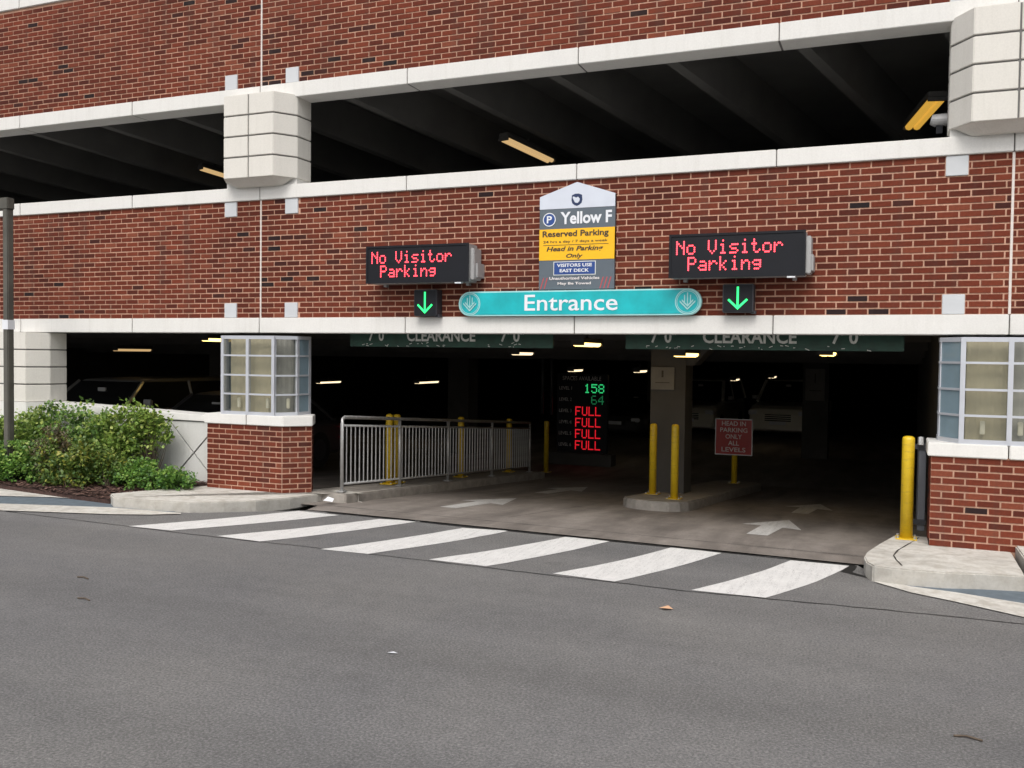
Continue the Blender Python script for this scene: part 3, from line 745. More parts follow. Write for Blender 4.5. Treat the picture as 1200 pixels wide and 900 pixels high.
def leafquad(m, p, d, up, L, W, tone):
    s = d.cross(up).normalized(); tip = p+d*L; mid = p+d*L*.5+up*L*.08
    m.add([p, mid+s*W, tip, mid-s*W], [(0, 1, 2), (0, 2, 3)], tone)
def rv(): 
    while True:
        v = Vector((random.uniform(-1, 1), random.uniform(-1, 1), random.uniform(-1, 1)))
        if .05 < v.length < 1: return v.normalized()
def shrub(u0, u1, vt, vb, y, tips, per, L, W, mat, label, cat, depth=.45, group=None, bare=.0, name='shrub', lowmass=.35):
    A, B = onY(u0, (vt+vb)/2, y), onY(u1, (vt+vb)/2, y); cx = (A.x+B.x)/2; hw = abs(B.x-A.x)/2
    zt = onY((u0+u1)/2, vt, y).z; zb = max(.08, onY((u0+u1)/2, vb, y).z)
    root = thing(name, (cx, y, .07), label, cat, group)
    lf, st = MB(), MB()
    bases = [Vector((cx+random.uniform(-.3, .3)*hw, y+random.uniform(-.1, .1), .05)) for _ in range(max(3, int(hw*7)))]
    lumps = [(random.uniform(-.8, .8), random.uniform(-.6, .6), random.uniform(.12 if k_ % 2 else .5, .5 if k_ % 2 else .88), random.uniform(.22, .42)) for k_ in range(14)]
    if name == 'sapling': lumps = [(random.uniform(-.7, .7), 0, random.uniform(.55, .9), .35) for _ in range(6)]
    for i in range(tips):
        lx, ly, lz, lr = random.choice(lumps); v = rv()*lr*random.uniform(.5, 1)
        px_ = max(-1, min(1, lx+v.x)); py = max(-1, min(1, ly+v.y)); pz = max(lowmass*random.random(), min(1.03, lz+v.z))
        if name != 'sapling' and random.random() < .34:
            q_ = random.uniform(0, 2*PI); m_ = math.sqrt(random.random()); px_, py, pz = m_*math.cos(q_), m_*math.sin(q_), random.random()*(.8 if lowmass > .1 else .6)
        rr = math.sqrt(px_*px_+py*py)
        pz *= (1-.35*max(0, rr-.5)); T = Vector((cx+px_*hw, y+py*depth, zb+(zt-zb)*pz))
        if T.y > -.06: T.y = -.06-random.random()*.15
        b_ = min(bases, key=lambda q: (q-T).length+random.random()*.3)
        if i % 10 == 0 or (name == 'sapling' and i % 4 == 0):
            mid = b_.lerp(T, .5)+Vector((random.uniform(-.05, .05), random.uniform(-.05, .05), .06)); st.tube([b_, b_.lerp(mid, .6), mid, T], [.008, .006, .004, .002], 5)
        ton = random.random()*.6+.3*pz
        for k_ in range(per):
            d = (rv()+Vector((0, -.15, .35))).normalized(); up = (rv()*.5+Vector((0, -.3, 1))).normalized()
            p0 = T+rv()*random.random()*L*1.6
            leafquad(lf, p0, d, up, L*random.uniform(.6, 1.15), W*random.uniform(.7, 1.1), min(1, max(0, ton+random.uniform(-.25, .25))))
    lf.build('foliage', mat, root, kind='stuff'); st.build('stem', M['bark'], root)
    return root
G1 = 'shrubs in the planting bed'
shrub(-60, 66, 479, 566, -.55, 640, 12, .075, .024, M['leaf_olive'], 'dense olive green shrub at the left edge around the metal post', 'shrub', .42)
shrub(34, 128, 474, 564, -.45, 560, 11, .072, .023, M['leaf_deep'], 'tall mid green shrub just right of the metal post, against the white block wall', 'shrub', .4)
shrub(46, 84, 500, 562, -.90, 200, 9, .050, .013, M['leaf_rust'], 'brownish thin shrub between the two larger green shrubs', 'shrub', .2)
shrub(100, 180, 476, 560, -.42, 330, 11, .076, .025, M['leaf_olive'], 'open light green shrub with white wall showing through its branches', 'shrub', .3)
shrub(150, 202, 484, 536, -.36, 150, 11, .070, .024, M['leaf_olive'], 'small airy sapling with a bare stem beside the grooved white wall', 'sapling', .22, lowmass=.1, name='sapling')
shrub(48, 112, 512, 574, -.98, 330, 11, .062, .021, M['leaf_yellow'], 'yellow green low shrub at the front of the mulch bed', 'shrub', .22, lowmass=.2)
shrub(100, 150, 526, 562, -.80, 190, 11, .050, .016, M['leaf_yellow'], 'small yellowish shrub left of the bright green mound', 'shrub', .2)
shrub(136, 226, 541, 570, -.62, 480, 13, .050, .021, M['leaf_bright'], 'bright green low leafy mound in front of the grooved white wall', 'shrub', .36, lowmass=.05)
shrub(-30, 46, 518, 562, -1.0, 420, 13, .050, .021, M['leaf_bright'], 'bright green low mound at the left edge of the planting bed', 'shrub', .28, lowmass=.05)

# ------------------------------------------------------------------ metal post at the left edge
pb = onY(10.5, 480, -1.0)
post = thing('metal_post', (pb.x, -1.0, .05), 'weathered grey square metal post with a bracket at its top, rising from the shrubs', 'post')
ztop = onY(9, 232, -1.0).z
m = MB(); m.box(pb.x-.05, pb.x+.05, -1.05, -.95, .05, ztop-.02); m.build('pole', M['pole'], post, bevel=.012)
MB().box(pb.x-1.9, pb.x+.062, -1.058, -.942, ztop-.16, ztop).build('top_beam', M['pole'], post, bevel=.012)
MB().box(pb.x-.054, pb.x+.054, -1.054, -.946, onY(9, 386, -1.0).z, onY(9, 375, -1.0).z).build('sticker', M['signwhite'], post)

# ------------------------------------------------------------------ bollards
def bollard(loc, h, label, group=None, r=.054):
    t_ = thing('bollard', loc, label, 'bollard', group); x, y, z = loc
    MB().lathe((x, y, z+.012), [(r, 0), (r, h-.04), (r*.93, h-.016), (r*.6, h-.003), (.005, h)], 24).build('post', M['yellow'], t_, smooth=False)
    for p in t_.children: p.data.polygons.foreach_set('use_smooth', [len(f.vertices) == 4 for f in p.data.polygons])
    MB().box(x-.10, x+.10, y-.10, y+.10, z, z+.014).build('base_plate', M['yellow'], t_, bevel=.003)
    for sx in (-1, 1):
        for sy in (-1, 1): MB().lathe((x+sx*.08, y+sy*.08, z+.012), [(.013, 0), (.013, .02)], 6).build('bolt', M['greybox'], t_)
    return t_
bollard((7.94, .06, .09), 1.03, 'yellow steel bollard on the kerb at the right of the entrance, beside the brick pier', r=.060)
bollard((4.48, 3.50, iz(0, 3.5)), 1.05, 'left one of the two tall yellow bollards on the traffic island before the column', 'bollards on the traffic island')
bollard((4.95, 2.86, iz(0, 2.86)), 1.05, 'right one of the two tall yellow bollards, nearest the front of the traffic island', 'bollards on the traffic island')
bollard((5.05, 7.54, iz(0, 7.54)), 1.05, 'yellow bollard at the back of the island that carries the red sign', 'bollards on the traffic island')
for i, (x, y, lb) in enumerate(((.90, 1.85, 'yellow bollard behind the first panel of the railing, nearest the street'), (.86, 2.15, 'yellow bollard behind the second railing post, close to another'),
                                (.90, 4.3, 'dim yellow bollard behind the third panel of the railing'), (.88, 6.5, 'dim yellow bollard behind the far end panel of the railing'))):
    bollard((x, y, kz(y)), 1.03, lb, 'bollards behind the railing')
bollard((.62, 9.3, floorz(9.3)), 1.15, 'yellow bollard standing alone past the far end of the railing')

# ------------------------------------------------------------------ railing
rail = thing('railing', (RX, .2, kz(.2)), 'galvanised steel railing with vertical bars along the kerb inside the entrance', 'railing')
PY = [.20, 1.72, 3.30, 5.06, 6.92]; H = .975
r_ = .024
top = [(RX, .2, kz(.2)+.01), (RX, .2, kz(.2)+H-.08), (RX, .215, kz(.2)+H-.03), (RX, .26, kz(.26)+H)]+[(RX, 6.92, kz(6.92)+H)]
MB().tube(top, r_, 10).build('handrail', M['steel'], rail, smooth=True)
for nm, dzz in (('upper_rail', H-.11), ('lower_rail', .10)):
    MB().tube([(RX, .2, kz(.2)+dzz), (RX, 6.92, kz(6.92)+dzz)], .016, 8).build(nm, M['steel'], rail, smooth=True)
for y in PY[1:]: MB().tube([(RX, y, kz(y)-.01), (RX, y, kz(y)+H-.01)], r_, 10).build('post', M['steel'], rail, smooth=True)
for y in PY: MB().box(RX-.05, RX+.05, y-.05, y+.05, kz(y)-.004, kz(y)+.012).build('foot', M['steel'], rail)
bm_ = MB().tube([(0, 0, 0), (0, 0, H-.21)], .009, 6).mesh('baluster', M['steel'])
y = .31
while y < 6.9:
    if all(abs(y-p) > .05 for p in PY): inst(bm_, 'baluster', rail, (0, y-.2, (kz(y)+.10)-kz(.2)))
    y += .106

# ------------------------------------------------------------------ signs on the wall
# dot-matrix letters
GL = {'N': '10001 11001 10101 10011 10001 10001 10001', 'o': '00000 00000 01110 10001 10001 10001 01110', 'V': '10001 10001 10001 10001 10001 01010 00100',
      'i': '00100 00000 01100 00100 00100 00100 01110', 's': '00000 00000 01111 10000 01110 00001 11110', 't': '01000 01000 11100 01000 01000 01001 00110',
      'r': '00000 00000 10110 11001 10000 10000 10000', 'P': '11110 10001 10001 11110 10000 10000 10000', 'a': '00000 00000 01110 00001 01111 10001 01111',
      'k': '10000 10000 10010 10100 11000 10100 10010', 'n': '00000 00000 10110 11001 10001 10001 10001', 'g': '00000 00000 01111 10001 01111 00001 01110',
      'F': '11111 10000 10000 11110 10000 10000 10000', 'U': '10001 10001 10001 10001 10001 10001 01110', 'L': '10000 10000 10000 10000 10000 10000 11111',
      '1': '00100 01100 00100 00100 00100 00100 01110', '5': '11111 10000 11110 00001 00001 10001 01110', '8': '01110 10001 10001 01110 10001 10001 01110',
      '6': '01110 10000 10000 11110 10001 10001 01110', '4': '00010 00110 01010 10010 11111 00010 00010'}
def dots(s, x0, x1, z0, z1, y, mat, parent, fill=.95, ncols=None):
    m = MB(); n = ncols or len(s); cols = n*6-1; px_ = (x1-x0)/cols; pz = (z1-z0)/7
    for i, ch_ in enumerate(s):
        if ch_ == ' ': continue
        for r, row in enumerate(GL[ch_].split()):
            for c_, b_ in enumerate(row):
                if b_ == '1':
                    cx, cz = x0+(i*6+c_+.5)*px_, z1-(r+.5)*pz; rx, rz_ = px_*fill/2, pz*fill/2
                    m.add([(cx+rx*math.cos(q*PI/4+PI/8), y, cz+rz_*math.sin(q*PI/4+PI/8)) for q in range(8)], [tuple(range(8))])
    return m.build('lettering', mat, parent)
def led_sign(x0, x1, z0, z1, label, bracket):
    t_ = thing('led_sign', ((x0+x1)/2, 0, z0), label, 'electronic sign', 'electronic signs over the entrance')
    yf = -.30
    MB().box(x0, x1, yf+.012, -.05, z0, z1).build('housing', M['greybox'], t_, bevel=.006)
    MB().box(x0-.004, x1+.004, yf, yf+.016, z0-.004, z1+.004).build('screen', M['black'], t_, bevel=.003)
    fb = MB(); e1 = .018
    fb.box(x0-.006, x1+.006, yf-.008, yf+.002, z1-e1, z1+.006); fb.box(x0-.006, x1+.006, yf-.008, yf+.002, z0-.006, z0+e1)
    fb.box(x0-.006, x0+e1, yf-.008, yf+.002, z0+e1, z1-e1); fb.box(x1-e1, x1+.006, yf-.008, yf+.002, z0+e1, z1-e1)
    fb.build('bezel', M['black'], t_)
    MB().box(x1+.005, x1+.055, -.26, -.05, z0+.02, z1-.05).build('side_box', M['greybox'], t_, bevel=.008)
    MB().box(x1+.004, x1+.075, -.20, -.0, z0+.05, z0+.22).build('hinge', M['greybox'], t_, bevel=.006)
    for dx in (.12, (x1-x0)-.12): MB().box(x0+dx-.02, x0+dx+.02, -.06, .0, z0-.03, z1+.02).build('mounting_bracket', M['greybox'], t_)
    MB().box(x1-.17, x1-.09, yf-.006, yf+.05, z0-.022, z0-.004).build('latch', M['signwhite'], t_)
    W, Hh = x1-x0, z1-z0
    dots('No Visitor', x0+.05*W, x0+.845*W, z0+.53*Hh, z0+.86*Hh, yf-.003, M['ledred'], t_)
    dots('Parking', x0+.14*W, x0+.69*W, z0+.15*Hh, z0+.48*Hh, yf-.003, M['ledred'], t_)
    return t_
led_sign(1.81, 3.18, 2.75, 3.19, 'black LED sign reading No Visitor Parking in red, left of the yellow sign', False)
led_sign(5.55, 6.93, 2.74, 3.19, 'black LED sign reading No Visitor Parking in red, right of the yellow sign', True)

def arrow_box(x0, x1, z0, z1, label):
    t_ = thing('lane_signal', ((x0+x1)/2, 0, z0), label, 'lane signal', 'lane signals over the entrance')
    MB().box(x0, x1, -.15, -.0, z0, z1).build('housing', M['darkgrey'], t_, bevel=.008)
    MB().box(x0+.012, x1-.012, -.154, -.149, z0+.012, z1-.012).build('screen', M['black'], t_)
    cx = (x0+x1)/2; w_ = .0105; m = MB(); yf = -.16; zt_, zb_ = z1-.03, z0+.035
    m.box(cx-w_, cx+w_, yf, yf+.004, zb_+.03, zt_)
    for s in (-1, 1):
        pts = [(cx, zb_-.006), (cx+s*.105, zb_+.095), (cx+s*.090, zb_+.110), (cx, zb_+.025)]
        if s < 0: pts = pts[::-1]
        m.face(pts, yf-.001*s-.001, yf+.004)
    m.build('arrow', M['ledgreen'], t_)
    MB().box(x1-.03, x1+.02, -.12, -.04, z0-.012, z0+.02).build('conduit', M['darkgrey'], t_)
    return t_
arrow_box(2.385, 2.695, 2.355, 2.675, 'small black signal with a green down arrow under the left LED sign')
arrow_box(6.09, 6.41, 2.375, 2.675, 'small black signal with a green down arrow under the right LED sign')

# the tall facility sign
ms = thing('facility_sign', (4.43, -.03, 2.66), 'tall panel sign with pitched white top, yellow Reserved Parking field and Yellow F heading', 'sign')
sx0, sx1 = 3.97, 4.87; yb, yf = -.012, -.055
MB().face([(sx0, 2.655), (sx1, 2.655), (sx1, 3.715), (4.42, 3.865), (sx0, 3.715)], yf, yb).build('panel', M['signgrey'], ms)
MB().face([(sx0, 3.575), (sx1, 3.575), (sx1, 3.718), (4.42, 3.868), (sx0, 3.718)], yf-.003, yb+.002).build('pitched_header', M['signpanel'], ms)
MB().face([(sx0, 2.99), (sx1, 2.99), (sx1, 3.345), (sx0, 3.345)], yf-.003, yb+.002).build('yellow_field', M['signyellow'], ms)
MB().face([(4.155, 2.825), (4.645, 2.825), (4.645, 2.965), (4.155, 2.965)], yf-.003, yb).build('blue_plate', M['signblue'], ms)
fl_ = MB(); fl_.face([(4.147, 2.817), (4.653, 2.817), (4.653, 2.973), (4.147, 2.973)], yf-.0015, yb).build('plate_border', M['greylet'], ms)
# emblem: a small shield with a light curl
MB().face([(4.355, 3.665), (4.365, 3.63), (4.39, 3.61), (4.42, 3.598), (4.45, 3.61), (4.475, 3.63), (4.485, 3.665), (4.48, 3.72), (4.44, 3.735), (4.40, 3.735), (4.36, 3.72)], yf-.006, yf).build('emblem', M['navy'], ms)
MB().face([(4.385, 3.66), (4.40, 3.635), (4.43, 3.63), (4.45, 3.65), (4.455, 3.675), (4.435, 3.70), (4.41, 3.69), (4.395, 3.70), (4.375, 3.705), (4.37, 3.69)], yf-.009, yf-.004).build('emblem_curl', M['signpanel'], ms)
def disc(cx, cz, r, y, mat, parent, name, r0=0, n=36):
    m = MB()
    if r0 == 0: m.add([(cx+r*math.cos(2*PI*k_/n), y, cz+r*math.sin(2*PI*k_/n)) for k_ in range(n)], [tuple(range(n))])
    else:
        vs = [(cx+q*math.cos(2*PI*k_/n), y, cz+q*math.sin(2*PI*k_/n)) for q in (r0, r) for k_ in range(n)]
        m.add(vs, [(k_, (k_+1) % n, n+(k_+1) % n, n+k_) for k_ in range(n)])
    return m.build(name, mat, parent)
disc(4.09, 3.455, .078, yf-.004, M['signblue'], ms, 'parking_disc'); disc(4.09, 3.455, .078, yf-.006, M['signwhite'], ms, 'disc_ring', .068)
text('P', 4.06, 4.122, 3.415, 3.497, yf-.007, M['signwhite'], ms)
text('Yellow F', 4.225, 4.835, 3.395, 3.535, yf-.005, M['signwhite'], ms, bold=.03)
text('Reserved Parking', 4.01, 4.80, 3.235, 3.325, yf-.006, M['ink'], ms, bold=.025)
text('24 hrs a day / 7 days a week', 4.02, 4.79, 3.178, 3.215, yf-.006, M['ink'], ms, bold=.01)
MB().box(4.02, 4.80, yf-.005, yf-.002, 3.158, 3.164).build('rule_line', M['ink'], ms)
text('Head in Parking', 4.06, 4.74, 3.075, 3.145, yf-.006, M['ink'], ms, bold=.025, shear=.25)
text('Only', 4.30, 4.50, 3.0, 3.06, yf-.006, M['ink'], ms, bold=.025, shear=.25)
text('VISITORS USE', 4.19, 4.61, 2.91, 2.948, yf-.006, M['signwhite'], ms, bold=.025)
text('EAST DECK', 4.225, 4.575, 2.85, 2.888, yf-.006, M['signwhite'], ms, bold=.025)
text('Unauthorized Vehicles', 4.10, 4.70, 2.765, 2.798, yf-.006, M['pinkwhite'], ms, bold=.025)
text('May Be Towed', 4.20, 4.60, 2.70, 2.737, yf-.006, M['pinkwhite'], ms, bold=.03)
for s0, sg in ((3.985, 1), (4.03, 1), (4.70, 1), (4.745, 1), (4.79, 1)):
    MB().face([(s0, 2.662), (s0+.012, 2.662), (s0+.05, 2.79), (s0+.038, 2.79)], yf-.003, yf).build('red_slash', M['redstroke'], ms)

# the teal Entrance sign
es = thing('entrance_sign', (4.4, -.05, 2.36), 'long rounded teal sign reading Entrance with a circled arrow at each end', 'sign')
def stadium(x0, x1, z0, z1, n=14):
    r = (z1-z0)/2; cz = (z0+z1)/2; pts = []
    for k_ in range(n+1): q = -PI/2+PI*k_/n; pts.append((x1-r+r*math.cos(q), cz+r*math.sin(q)))
    for k_ in range(n+1): q = PI/2+PI*k_/n; pts.append((x0+r+r*math.cos(q), cz+r*math.sin(q)))
    return pts
ex0, ex1, ez0, ez1 = 2.965, 5.86, 2.352, 2.642
MB().face(stadium(ex0, ex1, ez0, ez1), -.10, -.045).build('panel', M['tealedge'], es)
MB().box(ex0+.10, ex1-.10, -.046, -.0, ez0+.06, ez1-.06).build('mounting', M['greybox'], es)
MB().face(stadium(ex0+.014, ex1-.014, ez0+.016, ez1-.016), -.104, -.099).build('teal_face', M['teal'], es)
text('Entrance', 3.815, 4.93, 2.41, 2.595, -.108, M['signwhite'], es, bold=.008)
for cx in (3.115, 5.71):
    disc(cx, 2.497, .137, -.107, M['tealedge'], es, 'circle_ring', .126); disc(cx, 2.497, .119, -.1075, M['tealedge'], es, 'circle_line', .112)
    m = MB(); yy = -.110
    for k_, xo in enumerate((-.032, 0, .032)): m.box(cx+xo-.006, cx+xo+.006, yy, yy+.003, 2.497-.055+abs(xo), 2.497+.10-abs(xo)*.8)
    for k_, (zo, wv) in enumerate(((-.09, .085), (-.055, .062))):
        for s in (-1, 1):
            pts = [(cx, 2.497+zo), (cx+s*wv, 2.497+zo+wv), (cx+s*wv, 2.497+zo+wv+.02), (cx, 2.497+zo+.02)]
            if s < 0: pts = pts[::-1]
            m.face(pts, yy-.002-.0005*s, yy+.003)
    m.build('circled_arrow', M['tealedge'], es)

# clearance boards hanging just inside
def clearance(x0, x1, label, dx=0):
    t_ = thing('clearance_sign', ((x0+x1)/2, .5, 1.96), label, 'clearance sign', 'clearance boards inside the entrance')
    z0, z1 = 1.985, 2.33
    MB().box(x0, x1, .50, .53, z0, z1).build('board', M['green'], t_, bevel=.004)
    for x in (x0+.25, x1-.25): MB().tube([(x, .515, z1-.02), (x, .515, 2.75)], .008, 6).build('hanger', M['steel'], t_)
    W = x1-x0; zl0, zl1 = 2.058, 2.21; yy = .496
    text("7' 0\"", x0+.10*W, x0+.20*W, zl0, zl1, yy, M['greylet'], t_, bold=.025)
    text('CLEARANCE', x0+.30*W, x0+.64*W, zl0, zl1, yy, M['greylet'], t_, bold=.025)
    text("7' 0\"", x0+.76*W, x0+.87*W, zl0, zl1, yy, M['greylet'], t_, bold=.025)
    sm = MB(); rnd = random.Random(3+int(x0))
    for k_ in range(26):
        x = x0+W*rnd.uniform(.05, .9); z = z0+rnd.uniform(.004, .05); l_ = rnd.uniform(.01, .045); q = rnd.uniform(-.5, .5)
        sm.add([(x, yy+.001, z), (x+l_, yy+.001, z+l_*q), (x+l_, yy+.001, z+l_*q+.007), (x, yy+.001, z+.009)], [(0, 1, 2, 3)])
    sm.build('scrape_mark', M['greylet'], t_)
    return t_
clearance(1.07, 3.95, "green hanging board reading 7' 0\" CLEARANCE over the left lane")
clearance(4.86, 7.88, "scuffed green hanging board reading 7' 0\" CLEARANCE over the right lane")

# red sign on the back bollard
rs = thing('parking_rule_sign', (5.05, 7.40, .07), 'square red sign reading HEAD IN PARKING ONLY ALL LEVELS', 'sign')
rx0, rx1, rz0, rz1 = 4.70, 5.39, .075, .755; yy = 7.42
MB().box(rx0, rx1, yy, yy+.02, rz0, rz1).build('panel', M['signwhite'], rs, bevel=.004)
MB().box(rx0+.018, rx1-.018, yy-.004, yy+.001, rz0+.018, rz1-.018).build('red_face', M['signred'], rs)
for i, (s, wd) in enumerate((('HEAD IN', .44), ('PARKING', .50), ('ONLY', .30), ('ALL', .20), ('LEVELS', .44))):
    cx = (rx0+rx1)/2; z = rz1-.13-i*.122
    text(s, cx-wd/2, cx+wd/2, z, z+.085, yy-.007, M['pinkwhite'], rs, bold=.01)

# level boards on the columns
def tile(x0, x1, z0, z1, y, label, s):
    t_ = thing('level_board', ((x0+x1)/2, y, z0), label, 'sign')
    MB().box(x0, x1, y-.03, y, z0, z1).build('panel', plain('board_grey', (.19, .18, .16), .6), t_, bevel=.004)
    text(s, (x0+x1)/2-.015, (x0+x1)/2+.015, z0+.55*(z1-z0), z0+.85*(z1-z0), y-.033, M['ink'], t_)
    MB().box(x0+.2*(x1-x0), x1-.2*(x1-x0), y-.034, y-.031, z0+.3*(z1-z0), z0+.33*(z1-z0)).build('rule_line', M['ink'], t_)
A, B = onY(763, 430, 3.97), onY(790, 457, 3.97); tile(A.x, B.x, B.z, A.z, 3.995, 'grey square board numbered 1 on the column behind the two yellow bollards', '1')
A, B = onY(944, 432, 15.4), onY(966, 470, 15.4); tile(A.x, B.x, B.z, A.z, 15.49, 'dim tall board on a far column right of the parked white pickup', '1')

# the counting board
cb = thing('space_count_board', (.8, 11.2, -.75), 'black electronic board counting free spaces, 158, 64 and four times FULL', 'electronic sign')
MB().box(.18, 1.45, 11.2, 11.35, -.45, 1.45).build('panel', M['black'], cb, bevel=.01)
for x in (.35, 1.28): MB().box(x-.05, x+.05, 11.24, 11.32, -.76, -.44).build('leg', M['darkgrey'], cb)
MB().box(.02, 1.6, 11.1, 11.5, -.76, -.47).build('plinth', M['dark'], cb)
text('SPACES AVAILABLE', .32, 1.30, 1.30, 1.40, 11.19, M['dimtext'], cb, bold=0)
for i, (lv, s, mt) in enumerate((('LEVEL 1', '158', 'ledgreen2'), ('LEVEL 2', ' 64', 'ledgreen3'), ('LEVEL 3', 'FULL', 'ledred2'), ('LEVEL 4', 'FULL', 'ledred2'), ('LEVEL 5', 'FULL', 'ledred2'), ('LEVEL 6', 'FULL', 'ledred2'))):
    z1_ = 1.22-i*.275
    text(lv, .24, .56, z1_-.15, z1_-.07, 11.19, M['dimtext'], cb, bold=0)
    if len(s) == 3: dots(s, .88, 1.38, z1_-.22, z1_, 11.18, M[mt], cb, 1.0)
    else: dots(s, .66, 1.30, z1_-.22, z1_, 11.18, M[mt], cb, 1.0)
pp = thing('standpipe', (.42, 9.6, -.75), 'pair of dim grey vertical pipes behind the far end of the railing', 'pipe')
for x in (.36, .58): MB().tube([(x, 9.7, 0.55), (x, 9.7, ceil1(9.6)+.3)], .035, 10).build('pipe', M['darkgrey'], pp, smooth=True)

# ------------------------------------------------------------------ ceiling lights
def fixture(p, label, L=1.2, W=.16, mat='tube', d=(0, 1, 0), group='lights under the lower ceiling', tubes=2):
    d = Vector(d).normalized(); rz = -math.atan2(d.x, d.y); t_ = thing('ceiling_light', p, label, 'ceiling light', group)
    t_.rotation_euler = (math.asin(d.z), 0, rz)
    W2, L2 = W/2, L/2
    MB().box(-W2, W2, -L2, L2, .0, .07).build('housing', M['fixture'], t_, local=True, bevel=.01)
    for x in ((-W2*.45, W2*.45) if tubes == 2 else (0,)): MB().tube([(x, -L2+.04, -.012), (x, L2-.04, -.012)], W*.21, 8).build('tube', M[mat], t_, local=True)
    for yy in (-L2, L2-.02): MB().box(-W2, W2, yy, yy+.02, -.04, .0).build('end_plate', M['fixture'], t_, local=True)
    MB().box(-.015, .015, -.015, .015, .07, .16).build('hanger', M['fixture'], t_, local=True)
    return t_
def onceil(u, v): return onP(u, v, 2.42, -.075)
for (u, v, mt, L, lb) in ((688, 402, 'tube', .9, 'bright yellow ceiling light between the two clearance boards'), (804, 414, 'tube', 1.0, 'bright yellow ceiling light above the island column'),
                    (970, 413, 'tube', 1.0, 'bright yellow ceiling light at the right of the entrance ceiling'), (612, 413, 'tubefar', .8, 'pale ceiling light just below the left clearance board'),
                    (155, 409, 'tubeoff', 1.1, 'long dim ceiling light seen in the left low opening'), (258, 397, 'tube', .9, 'ceiling light showing beside the left glazed bay top'),
                    (385, 447, 'tubefar', 1.2, 'far thin ceiling light just right of the left pier'), (500, 447, 'tubefar', 1.3, 'far thin ceiling light above the railing'),
                    (674, 433, 'tubefar', .8, 'small far ceiling light above the counting board'), (750, 434, 'tubefar', .8, 'small far ceiling light left of the numbered board'),
                    (861, 444, 'tubefar', .8, 'faint far ceiling light between the two white parked cars'), (905, 441, 'tubefar', .7, 'far ceiling light added to brighten the right white parked car')):  # last lamp is added to light the roofs of the white cars
    p = onceil(u, v)
    if 680 < u < 980 and v < 420: p = onY(u, v, 2.9 if u < 900 else 3.4)
    if v > 440 and u > 850: p = onY(u, v, 17.5)
    elif p.y > 9.6: p = onY(u, v, 14 if u < 600 else 12)
    fixture(p, lb, L, .2, mt)
def ustem(u, v, y): return onY(u, v, y)
fixture(ustem(619, 175, 2.2), 'warm ceiling light hanging in the middle of the open upper deck', 1.1, .17, 'tubeoff', (dirx, 1, dz), 'lights in the upper deck')
fixture(ustem(1083, 132, 1.5), 'yellow ceiling light at the right end of the upper deck', 1.0, .20, 'tubedim', (-.25, 1, -.08), 'lights in the upper deck')
fixture(ustem(251, 201, 2.6), 'small warm ceiling light beside the left upper pillar', .55, .16, 'tubeoff', (dirx, 1, dz), 'lights in the upper deck')
cp = onY(1101, 141, .45)
cm = thing('floodlight', (8.22, .45, cp.z), 'small grey floodlight fixed to the right pillar of the upper deck', 'floodlight')
MB().tube([(cp.x-.08, .45, cp.z+.01), (cp.x-.04, .45, cp.z), (cp.x+.07, .45, cp.z), (cp.x+.10, .45, cp.z)], [.05, .065, .065, .04], 16).build('lamp_head', M['greybox'], cm, smooth=False)
MB().box(cp.x-.03, cp.x+.03, .42, .48, cp.z-.14, cp.z-.05).build('bracket', M['black'], cm)
MB().box(cp.x+.05, 8.25, .43, .47, cp.z-.02, cp.z+.02).build('arm', M['greybox'], cm)

# grey gate leaf behind the right bollard
gt = thing('gate_leaf', (8.07, .32, .09), 'dark grey metal gate leaf folded against the right brick pier', 'gate')
MB().box(8.045, 8.115, .34, .95, .13, 1.0).build('leaf', M['gunmetal'], gt, bevel=.006)
MB().box(8.0, 8.125, .32, .345, .98, 1.03).build('top_rail', M['darkgrey'], gt); MB().box(8.0, 8.125, .32, .345, .2, .25).build('lower_hinge', M['darkgrey'], gt)
MB().tube([(8.06, .30, 1.02), (8.06, .33, 1.10)], .03, 10).build('latch', M['steel'], gt)

